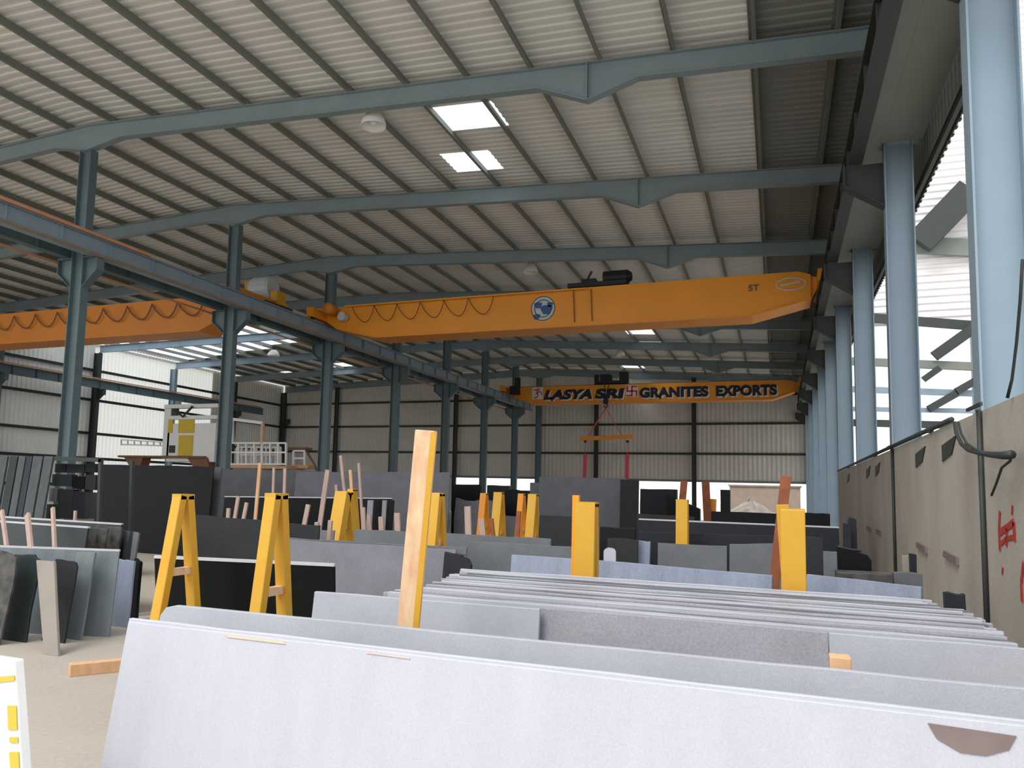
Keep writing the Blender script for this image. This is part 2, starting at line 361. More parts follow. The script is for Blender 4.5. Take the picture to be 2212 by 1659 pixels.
# ------------------------------------------------------------------ roof beams
def rafter(i, xa, ya, xb, yb, label, m_, ridge=None, seg=12):
    t = thing('roof_beam', (xa, ya, zr(xa)-.4), label, 'beam', 'roof beams')
    mb = MB(); N = seg; tops = []; bots = []
    for k in range(N+1):
        f = k/N; x = xa+(xb-xa)*f
        for kx in ((ridge-1.0, ridge, ridge+1.0, XL+1.15) if ridge is not None else (XL-1.15,)):
            if abs(x-kx) < abs(xb-xa)/N/2: x = kx; f = (x-xa)/(xb-xa)
        y = ya+(yb-ya)*f; z = zr(x)-.2; d = .42
        dl = abs(x-XL)
        if dl < 1.15: d += .26*(1-dl/1.15)
        if ridge is not None and abs(x-ridge) < 1.0: d += .36*(1-abs(x-ridge)/1.0)
        tops.append(Vector((x,y,z))); bots.append(Vector((x,y,z-d)))
    for k in range(N):
        mb.add([bots[k]-Vector((0,.006,0)), bots[k+1]-Vector((0,.006,0)), tops[k+1]-Vector((0,.006,0)), tops[k]-Vector((0,.006,0)), bots[k]+Vector((0,.006,0)), bots[k+1]+Vector((0,.006,0)), tops[k+1]+Vector((0,.006,0)), tops[k]+Vector((0,.006,0))],
               [(0,1,2,3),(7,6,5,4),(0,4,5,1),(3,2,6,7)])
    build('web', mb, m_, t)
    fl = MB()
    for k in range(N): fl.bar(tops[k], tops[k+1], .2, .018); fl.bar(bots[k], bots[k+1], .2, .018)
    build('flange', fl, m_, t)
    if ridge is not None:
        st = MB(); st.box(ridge-.012, ridge+.012, ya-.1, ya+.1, zr(ridge)-.98, zr(ridge)-.2); build('splice_plate', st, m_, t)
    fb = MB()                                # cleats where purlins cross
    for x in (px_r if xb > XL else px_l):
        if min(xa,xb) < x < max(xa,xb):
            f = (x-xa)/(xb-xa); yy = ya+(yb-ya)*f; fb.box(x-.008, x+.008, yy-.06, yy+.06, zr(x)-.22, zr(x)-.05)
    build('cleat', fb, m_, t)
for i in range(8):
    y = FY(i)
    rafter(i, XL, y, 2.2, y, f'{ORDN[i]} roof beam over the right bay, from central column to right wall', M['beam'], ridge=-3.4, seg=26)
    yl = {7: YE-.1, 6: 49.6, 5: 42.9, 4: 36.2, 3: 29.5}.get(i, y)
    rafter(i, XW+.3, yl, XL, y, f'{ORDN[i]} roof beam over the left bay, falling away left from the central row', M['pale'] if i in (4, 5) else M['beam'], seg=22)
# ------------------------------------------------------------------ runway girders
def runway(x, label, m_, side, ya=YF-.5, yb=52.5):
    t = thing('runway_girder', (x, ya, EYE+5.75), label, 'crane rail beam', 'crane runway girders')
    z = EYE+6.0
    build('girder', MB().ibeam((x, ya, z), (x, yb, z), .5, .22, tf=.022), m_, t)
    y = ya+.6
    while y < yb: build('stiffener', MB().box(x-.09, x+.09, y-.005, y+.005, z-.225, z+.225), m_, t); y += 1.5
    build('rail', MB().bar((x, ya, z+.275), (x, yb, z+.275), .06, .05), M['rail'], t)
    return t
g1 = runway(-16.28, 'blue crane girder along the hall side of the central columns', M['pale'], 1)
build('conductor', MB().bar((-16.12, YF-.5, EYE+6.29), (-16.12, 16.2, EYE+6.29), .03, .075), M['copper'], g1, label='orange conductor bar along girder top')
build('cable_tray', MB().bar((-15.96, YF-.5, EYE+5.74), (-15.96, 52, EYE+5.74), .05, .06).bar((-15.96, YF-.5, EYE+5.71), (-15.96, 52, EYE+5.71), .02, .05), M['rail'], g1)
g2 = runway(-17.12, 'grey crane girder along the far side of the central columns', M['colm'], -1)
build('conductor', MB().bar((-17.44, YF-.5, EYE+5.66), (-17.44, 52, EYE+5.66), .03, .06), M['copper'], g2, label='reddish conductor bar under the girder')
g3 = runway(1.30, 'dark crane girder and walkway carried by the right side columns', M['dsteel'], 1)
build('walkway_plate', MB().box(1.42, 1.70, YF-.4, 52.5, EYE+6.02, EYE+6.06), M['side_sheet'], g3)
for j in range(-1, 7): build('walkway_panel', MB().box(1.702, 2.30, (FY(j)+.15 if j >= -1 else YF), min(FY(j+1)-.15, 52.5), EYE+6.02, EYE+6.06), M['side_sheet'], g3)
build('walkway_panel', MB().box(1.702, 2.30, YF-.4, FY(-1)-.15, EYE+6.02, EYE+6.06), M['side_sheet'], g3)
g4 = runway(XW+.8, 'crane girder running along the left wall', M['colm'], 1)
build('conductor', MB().bar((XW+1.0, YF-.5, EYE+6.33), (XW+1.0, 52, EYE+6.33), .04, .07), M['copper'], g4)

# ------------------------------------------------------------------ lettering helper
FONT = None
def text_mesh(body, cap, thick=.012, offset=.0, shear=0.0, mat_=None, name='lettering', parent=None, at=(0,0,0), sx=1.0, label=None, slope=0.0):
    cu = bpy.data.curves.new(name, 'FONT'); cu.body = body; cu.size = cap/0.729; cu.extrude = thick/2; cu.offset = offset; cu.shear = shear; cu.space_character = 1.05
    ob = bpy.data.objects.new(name, cu); col.objects.link(ob)
    dg = bpy.context.evaluated_depsgraph_get(); me = bpy.data.meshes.new_from_object(ob.evaluated_get(dg)); bpy.data.objects.remove(ob)
    xs = [v.co.x for v in me.vertices]; x0, x1 = min(xs), max(xs)
    w = (x1-x0)*sx
    org = ORG[parent.name]
    for v in me.vertices:
        X = (v.co.x-x0)*sx; Z = v.co.y; Yy = -v.co.z
        v.co = Vector((at[0]+X, at[1]+Yy, at[2]+Z+slope*X)) - org
    me.materials.clear(); me.materials.append(mat_)
    o = bpy.data.objects.new(name, me); col.objects.link(o); o.parent = parent; ORG[o.name] = org
    if label: o['label'] = label
    return o, w
# ------------------------------------------------------------------ overhead cranes
def crane(name_label, y, xa, xb, zb, zt, om, ends, wid=1.0, taper=1.7, group='overhead bridge cranes'):
    t = thing('overhead_crane', ((xa+xb)/2, y, zb), name_label, 'overhead crane', group)
    mb = MB(); rise = .42
    def prof(yy): return [(xa, yy, zb+rise), (xa+taper, yy, zb), (xb-taper, yy, zb), (xb, yy, zb+rise), (xb, yy, zt-.12), (xb-.35, yy, zt), (xa+.35, yy, zt), (xa, yy, zt-.12)]
    mb.prism(prof(y), (0, wid, 0)); build('box_girder', mb, om, t)
    fl = MB()                                  # bottom flange and its lip
    P = [(xa, zb+rise), (xa+taper, zb), (xb-taper, zb), (xb, zb+rise)]
    for (u, v) in zip(P[:-1], P[1:]):
        fl.bar((u[0], y+wid/2, u[1]-.012), (v[0], y+wid/2, v[1]-.012), wid+.16, .024)
    build('bottom_flange', fl, M['orange_u'], t)
    build('top_rail', MB().bar((xa+.2, y+wid/2, zt+.03), (xb-.2, y+wid/2, zt+.03), .3, .06), M['dsteel'], t)
    for x in ends:
        zc = EYE+6.312
        e = build('end_carriage', MB().box(x-.14, x+.14, y-.9, y+wid+.9, zc+.06, zc+.42), om, t, bevel=.01)
        for yy in (y-.65, y+wid+.65): build('wheel', MB().lathe((x, yy, zc+.16), [(0,-.05),(.16,-.05),(.16,.05),(0,.05)], 16, 'X'), M['dsteel'], e)
    return t
cy = 25.25
c1 = crane('orange bridge crane nearest in the right bay with blue round emblem', cy, -15.6, 1.0, EYE+5.62, EYE+6.93, M['orange'], (-16.28, 1.30))
build('girder_end', MB().prism([(-15.6,cy+.1,EYE+6.0),(-15.6,cy+.1,EYE+6.8),(-16.2,cy+.1,EYE+6.72),(-16.14,cy+.1,EYE+6.36)], (0,.8,0)), M['orange'], c1)
build('girder_end', MB().prism([(1.0,cy+.1,EYE+6.0),(1.0,cy+.1,EYE+6.8),(1.25,cy+.1,EYE+6.7),(1.16,cy+.1,EYE+6.36)], (0,.8,0)), M['orange'], c1)
mot = build('drive_motor', MB().lathe((-15.7, cy-.35, EYE+6.72), [(0,-.3),(.2,-.3),(.22,-.2),(.22,.2),(.16,.28),(0,.28)], 14, 'Y'), M['orange_l'], c1, smooth=True)
build('motor_cover', MB().lathe((-15.25, cy-.2, EYE+6.45), [(0,-.12),(.17,-.12),(.17,.12),(0,.12)], 14, 'Y'), M['emgrey'], c1)
# festoon cable loops
def festoon(t, x0, x1, n, y, z, drop, parts=None):
    for k in range(n):
        a = x0+(x1-x0)*k/n; b = x0+(x1-x0)*(k+1)/n
        build('festoon_cable', MB().tube([(a+(b-a)*(s/10+.12*math.sin(math.pi*s/10)), y, z-drop*math.sin(math.pi*s/10)**.8) for s in range(11)], .012 if n < 7 else .026, 6), M['brown'] if n > 6 else M['black'], t)
build('festoon_track', MB().bar((-15.2, cy-.16, EYE+6.86), (-5.9, cy-.16, EYE+6.86), .04, .05), M['orange'], c1)
festoon(c1, -14.9, -9.2, 6, cy-.14, EYE+6.82, .62)
for x in (-6.35, -5.75): build('hoist_rope', MB().tube([(x, cy-.05, EYE+6.85), (x+.05, cy-.05, EYE+5.75)], .018, 6), M['brown'], c1)
# trolley on top of girder
tr = build('trolley', MB().box(-6.6, -4.6, cy+.1, cy+1.2, EYE+6.99, EYE+7.14), M['black'], c1)
build('drum', MB().lathe((-5.0, cy+.6, EYE+7.36), [(0,-.45),(.24,-.45),(.24,.35),(.14,.5),(0,.5)], 14, 'X').box(-6.2,-5.7,cy+.4,cy+.8,EYE+7.14,EYE+7.34).bar((-6.1,cy+.5,EYE+7.14),(-5.85,cy+.5,EYE+7.62),.05,.06), M['black'], tr)
# round emblem
ez = EYE+6.30; ex = -7.42
em = build('emblem', MB().lathe((ex, cy, ez), [(.0,-.012),(.44,-.012),(.44,0)], 32, 'Y'), M['emgrey'], c1, label='round blue and pale grey globe emblem')
eb = MB()
for (dx, dz, r) in ((.12,-.05,.2), (-.22,-.28,.12), (-.18,.12,.13), (.25,.12,.1)):
    eb.prism([(ex+dx+r*math.cos(a)*(1+.25*math.sin(3*a)), cy-.02, ez+dz+r*math.sin(a)*(1+.2*math.cos(2*a))) for a in [2*math.pi*k/16 for k in range(16)]], (0,.008,0))
build('emblem_mark', eb, M['emblue'], em)
eb = MB()
for rr in (.30, .42):
    for k in range(24):
        a0, a1 = 2*math.pi*k/24, 2*math.pi*(k+1)/24
        eb.bar((ex+rr*math.cos(a0), cy-.022, ez+rr*math.sin(a0)), (ex+rr*math.cos(a1), cy-.022, ez+rr*math.sin(a1)), .005, .025, up=(math.cos(a0),0,math.sin(a0)))
build('emblem_ring', eb, M['dsteel'], em)
text_mesh('5T', .2, mat_=M['brown'], name='capacity_mark', parent=c1, at=(-.78, cy-.012, EYE+6.42), offset=.01)
ov = MB()
for k in range(28):
    a0, a1 = 2*math.pi*k/28, 2*math.pi*(k+1)/28
    ov.bar((.44+.42*math.cos(a0), cy-.012, EYE+6.55+.19*math.sin(a0)), (.44+.42*math.cos(a1), cy-.012, EYE+6.55+.19*math.sin(a1)), .008, .035, up=(math.cos(a0),0,math.sin(a0)))
ov.bar((.15, cy-.012, EYE+6.52), (.7, cy-.012, EYE+6.60), .008, .05)
build('oval_badge', ov, M['emgrey'], c1, label='pale oval maker badge')

fy = 47.2
c2 = crane('far orange bridge crane lettered in black along its side', fy, -15.7, .95, EYE+5.62, EYE+6.72, M['orange'], (-16.28, 1.30), wid=.8, taper=1.2)
build('girder_end', MB().prism([(-15.7,fy+.1,EYE+6.0),(-15.7,fy+.1,EYE+6.6),(-16.2,fy+.1,EYE+6.55),(-16.14,fy+.1,EYE+6.36)], (0,.6,0)), M['orange'], c2)
build('girder_end', MB().prism([(.95,fy+.1,EYE+6.0),(.95,fy+.1,EYE+6.6),(1.25,fy+.1,EYE+6.55),(1.16,fy+.1,EYE+6.36)], (0,.6,0)), M['orange'], c2)
build('control_box', MB().box(-15.9,-15.3,fy-.4,fy-.05,EYE+6.2,EYE+6.75).box(-15.6,-15.3,fy-.3,fy,EYE+6.7,EYE+7.3), M['black'], c2)
tz = EYE+5.90
def word(body, x0, x1, shear=0):
    # measure at unit scale, then fit to its length; white drop shadow behind
    cap = .56
    for (dx, dz, dy, mm, nm) in ((.07, -.075, .0, M['lwhite'], 'lettering_shadow'), (0, 0, -.014, M['letter'], 'lettering')):
        o, w = text_mesh(body, cap, mat_=mm, name=nm, parent=c2, at=(0,0,0), offset=.05, shear=shear)
        org = ORG[c2.name]; s = (x1-x0)/w
        for v in o.data.vertices:
            p = v.co+org; v.co = Vector((x0+dx+p.x*s, fy-.012+dy+p.y, tz+dz+p.z)) - org
        if nm == 'lettering': o['label'] = 'black painted lettering reading ' + body
word('LASYA', -13.75, -10.62, .25); word('SRI', -10.45, -8.62, .12); word('GRANITES', -7.72, -3.72); word('EXPORTS', -3.3, .02)
# red auspicious sign between the words, with a pale ground
def cross_sign(xc, zc, s):
    pl = MB().box(xc-s*1.12, xc+s*1.12, fy-.02, fy-.001, zc-s*1.12, zc+s*1.12); g = build('sign_ground', pl, M['lwhite'], c2)
    w = s*.27; b = MB()
    b.bar((xc-s, fy-.03, zc), (xc+s, fy-.03, zc), .012, w); b.bar((xc, fy-.03, zc-s), (xc, fy-.03, zc+s), w, .012, up=(0,1,0))
    b.bar((xc, fy-.03, zc+s-w/2), (xc+s, fy-.03, zc+s-w/2), .012, w); b.bar((xc+s-w/2, fy-.03, zc), (xc+s-w/2, fy-.03, zc-s), w, .012, up=(0,1,0))
    b.bar((xc, fy-.03, zc-s+w/2), (xc-s, fy-.03, zc-s+w/2), .012, w); b.bar((xc-s+w/2, fy-.03, zc), (xc-s+w/2, fy-.03, zc+s), w, .012, up=(0,1,0))
    build('sign_mark', b, M['red'], g, label='red temple sign')
cross_sign(-8.17, EYE+6.28, .32)
# red and white om sign at the left end
ox, oz = -14.15, EYE+6.28
g = build('sign_ground', MB().box(ox-.36, ox+.36, fy-.02, fy-.001, oz-.38, oz+.38), M['lwhite'], c2)
b = MB()
def arc(cx_, cz_, r, a0, a1, n=8, w=.035):
    b.tube([(cx_+r*math.cos(math.radians(a0+(a1-a0)*k/n)), fy-.03, cz_+r*math.sin(math.radians(a0+(a1-a0)*k/n))) for k in range(n+1)], w, 6)
arc(ox-.12, oz+.10, .13, 140, -80); arc(ox-.12, oz-.14, .15, 80, -140); arc(ox+.14, oz-.02, .13, 200, -40); arc(ox+.06, oz+.32, .1, 200, 340)
b.tube([(ox+.06, fy-.03, oz+.33), (ox+.06, fy-.03, oz+.37)], .04, 6)
build('sign_mark', b, M['red'], g)
# trolley, hook and rope of the far crane
tr = build('trolley', MB().box(-10.4,-8.5,fy-.1,fy+.8,EYE+6.78,EYE+6.95).box(-10.1,-9.5,fy-.2,fy+.6,EYE+6.95,EYE+7.35).box(-8.95,-8.45,fy,fy+.5,EYE+6.95,EYE+7.5), M['black'], c2)
HX, HZ = -9.62, 6.93
build('hoist_rope', MB().tube([(HX-.1, 46.5, EYE+6.9), (HX-.02, 46.45, HZ+.35)], .03, 6).tube([(HX+.2, 46.5, EYE+6.9), (HX+.04, 46.45, HZ+.35)], .03, 6), M['black'], tr)
hk = MB().box(HX-.13,HX+.13,46.36,46.56,HZ+.15,HZ+.55); hk.tube([(HX+.10*math.cos(math.radians(a)), 46.46, HZ+.05+.10*math.sin(math.radians(a))) for a in range(90,-200,-30)], .035, 6)
build('hook_block', hk, M['black'], tr)
# lifting beam hung by slings
BZ = 5.02; bx0, bx1 = -11.2, -7.95
lb = thing('lifting_beam', ((bx0+bx1)/2, 46.46, BZ), 'orange steel lifting beam with pink slings hanging from the far crane', 'lifting beam')
build('spreader', MB().ibeam((bx0, 46.46, BZ-.04), (bx1, 46.46, BZ+.08), .24, .2, tf=.03, tw=.1), M['orange_u'], lb)
for (x, l) in ((-10.65, 'pink sling up to the hook'), (-8.62, 'pink sling up to the hook')):
    s = MB().bar((HX, 46.46, HZ-.10), (x, 46.46, BZ+.14), .03, .17, up=(0,1,0)); build('sling', s, M['pink'], lb)
for x in (-10.85, -8.3):
    build('sling', MB().bar((x, 46.46, BZ-.15), (x, 46.46, BZ-1.0), .03, .05, up=(0,1,0)).bar((x, 46.46, BZ-1.0), (x-.02, 46.46, 2.55), .22, .05, up=(0,1,0)), M['pink'], lb)
    build('shackle', MB().box(x-.07,x+.07,46.40,46.52,BZ-.28,BZ-.14), M['black'], lb)

ly = 21.6
c3 = crane('faded orange bridge crane in the left bay with looping cables', ly, -38.6, -18.0, EYE+5.42, EYE+6.66, M['orange_l'], (-39.2, -17.12), taper=1.0)
build('girder_end', MB().box(-38.95,-38.6,ly+.1,ly+.9,EYE+6.1,EYE+6.55), M['orange_l'], c3); build('girder_end', MB().box(-18.0,-17.3,ly+.1,ly+.9,EYE+6.36,EYE+6.6), M['orange_l'], c3)
festoon(c3, -29.5, -18.8, 9, ly-.12, EYE+6.5, .55)
hoist = c3
hx = px(566, 628, Y=23.2)
build('hoist_drum_cover', MB().lathe((hx.x+.05, 23.2, hx.z+.05), [(0,-.42),(.40,-.42),(.46,-.3),(.46,.35),(.38,.45),(0,.45)], 18, 'X'), M['emgrey'], hoist, smooth=False)
build('hoist_frame', MB().prism([(hx.x-.95,23.0,hx.z-.25),(hx.x-.35,23.0,hx.z+.12),(hx.x-.35,23.0,hx.z-.55),(hx.x-.75,23.0,hx.z-.4)], (0,.5,0)).box(hx.x-.35,hx.x+.95,23.05,23.5,hx.z-.62,hx.z-.5), M['yellow'], hoist)
build('hoist_end_plate', MB().box(hx.x+.55,hx.x+.85,22.95,23.5,hx.z-.5,hx.z-.1), M['yellow'], hoist, bevel=.03)
build('hoist_gearbox', MB().box(hx.x-.62,hx.x-.35,22.95,23.45,hx.z-.3,hx.z+.35), M['yellow'], hoist, bevel=.03)
build('hoist_bogie', MB().box(hx.x-.4,hx.x+.9,22.3,23.9,EYE+6.36,hx.z-.62), M['dsteel'], hoist)

# ------------------------------------------------------------------ high bay lamps
def lamp(p, label, r=.3):
    t = thing('high_bay_lamp', p, label, 'lamp', 'high bay lamps'); x, y, z = p
    build('shade', MB().lathe(p, [(r,-.12),(r*.98,-.02),(r*.8,.1),(r*.5,.2),(r*.28,.26),(0.01,.27)], 24).lathe(p, [(r,-.12),(r*.93,-.12),(r*.75,.06),(.01,.2)], 24), M['lampw'], t, smooth=True)
    build('housing', MB().lathe((x,y,z+.27), [(.01,0),(.1,0),(.1,.2),(.01,.22)], 14), M['dsteel'], t)
    build('hanger', MB().tube([(x,y,z+.45),(x,y,z+.6),(x+.12,y,z+.72),(x+.12,y,zr(x)+.01)], .014, 6), M['lampw'], t)
    build('bulb', MB().lathe((x,y,z), [(.01,-.09),(.08,-.05),(.09,.04),(.05,.12)], 12), M['white'], t, smooth=True)
lamp((-8.50, 14.95, 10.02), 'white bell lamp hanging behind the nearest roof beam', .29)
lamp((-8.75, 28.0, 10.2), 'small white bell lamp above the nearer orange crane', .28)
lamp((-8.48, 45.0, 9.85), 'small white bell lamp above the lettered far crane', .28)
lamp((-27.8, 38.0, 9.45), 'small white bell lamp hanging in the left bay', .36)

# ------------------------------------------------------------------ slabs
def slab_at(P0, P1, t, lean, m_, label, group=None, name='stone_slab', zb=0.0, cut=None, rough=.006, edge=None, cat='stone slab', lip=None):
    """slab with its front top edge P0-P1; lean = how far per metre the foot comes towards the camera"""
    P0, P1 = Vector(P0), Vector(P1); u = Vector((P1.x-P0.x, P1.y-P0.y, 0)); L = u.length; u.normalize(); n = Vector((u.y, -u.x, 0))
    def pos(s, z):                          # s along, z height
        ztop = P0.z+(P1.z-P0.z)*s/L; return Vector((P0.x, P0.y, 0)) + u*s + n*(lean*(ztop-z)) + Vector((0,0,z))
    pts = []; top = []
    nT = max(4, int(L/.25))
    cl = cut[0] if cut else .0; crr = cut[1] if cut else .0
    for k in range(nT+1):
        s = L*k/nT; z = P0.z+(P1.z-P0.z)*s/L + random.uniform(-rough, rough)
        if k == 0 and cl: top += [(0, z-cl*.6), (cl*.3, z-cl*.15)]; s = cl*.9
        if k == nT and crr: top += [(L-crr*.9, z), (L-crr*.3, z-crr*.15)]; s = L; z -= crr*.6
        top.append((s, z))
    ring = [(0+random.uniform(-rough,rough), zb)] + [(random.uniform(-rough,rough), zb+(P0.z-zb)*q) for q in (.35,.7)] + top + [(L+random.uniform(-rough,rough), zb+(P1.z-zb)*q) for q in (.7,.35)] + [(L, zb)]
    back = -n*t - Vector((0,0,0))
    mb = MB().prism([pos(s, z) for s, z in ring], back)
    org = (P0+P1)/2; org = Vector((org.x, org.y, zb)) + n*(lean*(P0.z-zb))
    o = build(name, mb, m_, None, bevel=.003, origin=org)
    if lip: build('top_edge', MB().bar(P0+Vector((0,0,.004))+n*.001-n*t/2, P1+Vector((0,0,.004))-n*t/2, t+.004, .022), M['edge'], o, label='pale sawn top edge')
    setp(o, label, cat, group); return o, pos, n, L
def slab(a, b, d, t, lean, m_, label, group=None, **k):
    P0 = px(*a, **d); P1 = px(*b, **d); return slab_at(P0, P1, t, lean, m_, label, group, **k)
Z1 = dict(Z=1.05)
o, pos, n, L = slab((277,1342), (2420,1592), Z1, .03, .17, M['g_white'], 'broad pale slab nearest the camera filling the bottom of the view', 'foreground slabs', rough=.002)
sp = px(2095, 1568, Z=1.03); q = MB()
ss = (Vector((sp.x,sp.y,0))-Vector((px(277,1342,Z=1.05).x, px(277,1342,Z=1.05).y, 0))).length
def on(s, z, e=.002): return pos(s, z) + n*e
q.prism([on(ss-.105, 1.028), on(ss+.105, 1.022), on(ss+.085, .985), on(ss+.03, .962), on(ss-.03, .962), on(ss-.085, .99)], n*.002)
build('stain', q, M['stain'], o, label='brown half-round stain below the edge')
q = MB().prism([on(.52,1.044), on(.80,1.044), on(.82,1.034), on(.54,1.034)], n*.002); build('tape_strip', q, M['tape'], o, label='peach tape along the top edge')
q = MB().prism([on(1.18,1.040), on(1.36,1.038), on(1.36,1.034), on(1.18,1.036)], n*.002); build('tape_strip', q, M['tape'], o)
a_, b_ = px(277,1342,Z=1.05)+Vector((-.03,.034,.006)), px(2420,1592,Z=1.05)+Vector((0,.034,.006))
slab_at(a_, b_, .02, .17, M['g_white'], 'thin pale slab pressed against the back of the nearest one', 'foreground slabs', rough=.002)
a1b = None
o, pos, n, L = slab((350,1305), (2380,1504), Z1, .03, .17, M['g_light'], 'pale slab with rounded left corner standing second from the camera', 'foreground slabs', cut=(.09, 0), rough=.002)
# packed row behind
slab((679,1278), (1166,1316), Z1, .03, .15, M['g_light'], 'short light grey slab at the left front of the packed row', 'front slabs of the packed row', rough=.003)
slab((1168,1312), (1789,1366), Z1, .03, .15, M['g_lilac'], 'speckled lilac-grey slab in the middle front of the packed row', 'front slabs of the packed row', rough=.003)
slab((1791,1366), (2420,1418), dict(Z=1.052), .03, .15, M['g_light'], 'pale grey slab at the right front of the packed row', 'front slabs of the packed row', rough=.003)
a_ = px(1793,1452,Y=3.165); b_ = px(1840,1452,Y=3.165)
o = build('timber_block', MB().box(a_.x, b_.x, 3.165, 3.25, .97, 1.085), M['wood'], None, origin=(b_.x,3.2,.97), bevel=.004)
setp(o, 'small timber spacer block wedged between the pale foreground slabs', 'timber block')
# stripes: packed slabs, edges seen from above
N = 38
ONES = ['', 'first', 'second', 'third', 'fourth', 'fifth', 'sixth', 'seventh', 'eighth', 'ninth', 'tenth', 'eleventh', 'twelfth', 'thirteenth', 'fourteenth', 'fifteenth', 'sixteenth', 'seventeenth', 'eighteenth', 'nineteenth']
def ordinal(n): return ONES[n] if n < 20 else ('twentieth' if n == 20 else 'twenty-'+ONES[n-20] if n < 30 else 'thirtieth' if n == 30 else 'thirty-'+ONES[n-30])
for k in range(N):
    y = 4.06 + .0405*k; f = k/(N-1)
    xl = -2.12 if k < 6 else -1.98 - .006*k; xr = .95 if k < 7 else (.96 if k < 30 else .84) + random.uniform(-.04, .04)
    z = 1.05 + random.uniform(-.010, .006); q = int(f*5.99)
    place = ['foremost', 'second', 'third', 'fourth', 'fifth', 'rearmost'][q]
    slab_at((xl+random.uniform(-.06,.06), y, z), (xr, y+.004, z), .034, .15, (M['g_lilac'], M['g_light'], M['g_lilac'], M['g_grey'])[k % 4] if k % 7 else M['g_light'],
            f'thin long grey slab, {ordinal(k+1)} from the front of the tightly packed row' + (' (nearest camera)' if k == 0 else ''), 'thin slabs of the tightly packed row', rough=.003)
slab((1105,1198), (1236,1207), Z1, .03, .12, M['g_blue'], 'short bluish slab left of the tall yellow post', 'bluish slabs behind the packed row', rough=.002)
slab((1290,1210), (1668,1243), Z1, .03, .12, M['g_blue'], 'long bluish slab between the two tall yellow posts', 'bluish slabs behind the packed row', rough=.002)
slab((1742,1240), (1990,1268), Z1, .03, .12, M['g_blue'], 'bluish slab at the right behind the packed row', 'bluish slabs behind the packed row', rough=.002)
slab((2040,1279), (2085,1285), dict(Y=5.85), .06, .1, M['g_char'], 'small dark block at the right end of the packed row', None)

# ------------------------------------------------------------------ A-frames
def aframe(x, y, h, label, s=.33, wx=.08, wy=.065, m_=M['yellow'], bar=1.06, group='yellow slab racks', cap=True, name='slab_rack'):
    t = thing(name, (x, y, 0), label, 'A-frame rack', group)
    for sg in (-1, 1):
        mb = MB(); a = Vector((x, y+sg*.035, h)); b = Vector((x, y+sg*s, .02)); mb.bar(a, b, wx, wy, up=(0,1,0)); build('leg', mb, m_, t, bevel=.006)
    f = (h-bar)/h; sp_ = .035+(s-.035)*f
    build('crossbar', MB().bar((x, y-sp_, bar), (x, y+sp_, bar), .05, .05), M['wood_y'], t)
    if cap: build('cap_plate', MB().box(x-wx/2, x+wx/2, y-.07, y+.07, h-.03, h+.008), m_, t)
    build('foot', MB().box(x-.08, x+.08, y-s-.08, y+s+.08, 0, .035), m_, t)
    return t
aframe(-3.93, 4.40, 1.565, 'yellow A-frame rack at left, standing before the black slab with open legs', s=.30, bar=1.03)
p = px(598,1068,Z=1.595); aframe(p.x, p.y, 1.595, 'second yellow A-frame rack, its pale crossbar above the foreground slab', s=.26, bar=1.0)
p = px(745, 1063, Z=1.58); aframe(p.x, p.y, 1.575, 'broad yellow rack in front of the black slabs left of the timber post', s=.42, wx=.2, wy=.16)
p = px(703, 1062, Z=1.575); aframe(p.x-.1, p.y+1.0, 1.62, 'narrow orange-yellow rack just left of the broad yellow rack', s=.4, wx=.11)
p = px(945,1066,Y=7.9); aframe(p.x, p.y, p.z, 'yellow rack right behind the tall timber post', s=.28, wx=.12, wy=.08)
aframe(-1.43, 6.2, 1.575, 'tall yellow rack post in the centre, widest of those on the packed row', s=.12, wx=.165, wy=.07)
aframe(.09, 5.80, 1.575, 'yellow rack post at the right before the grey slabs', s=.12, wx=.155, wy=.08)
p = px(1474,1080,Y=10.5); aframe(p.x, 10.5, p.z, 'small yellow rack farther back on the dark slabs', s=.12, wx=.15, wy=.07)
for (x, y_, w, yy, lab) in ((1046,1066,13,15.5,'slim orange rack, leftmost of the four beyond the central gap'), (1078,1064,18,13.2,'bright yellow rack, second of the four beyond the central gap'), (1127,1067,12,14.6,'slim yellow rack, third of the four beyond the central gap'), (1152,1068,18,12.6,'yellow rack, rightmost of the four beside the big grey slabs')):
    p = px(x, y_, Y=yy); q = px(x+w, y_, Y=yy); aframe(p.x, yy, p.z, lab, s=.35, wx=q.x-p.x, wy=.07, bar=.9, m_=M['yellow'] if w > 15 else M['orange'])
def post(a, b, Y, w, t, m_, label, cat='post', group=None, name='timber_stake', zb=None, lean=0):
    """upright seen from pixel a (top) to b (foot direction); reaches the floor"""
    P = px(*a, Y=Y); Q = px(*b, Y=Y); d = (Q-P); d = d/(P.z-Q.z); R = P + d*(P.z-0.0); R.y += lean
    o = build(name, MB().bar(R, P, w, t, up=(0,1,0)), m_, None, origin=(R.x, R.y, 0), bevel=.004); setp(o, label, cat, group); return o
# tall timber post
o = post((921,930), (883,1345), 3.42, .102, .045, M['wood_y'], 'tall reddish-yellow timber post standing upright behind the foreground slabs', 'timber post', name='timber_post')
P_, Q_ = px(937,934,Y=3.395), px(899,1345,Y=3.395); build('yellow_edge', MB().bar(P_+(Q_-P_)/(P_.z-Q_.z)*P_.z, P_, .03, .004, up=(0,1,0)), M['yellow'], o, label='yellow edge strip')  # right-hand strip of the post in yellow
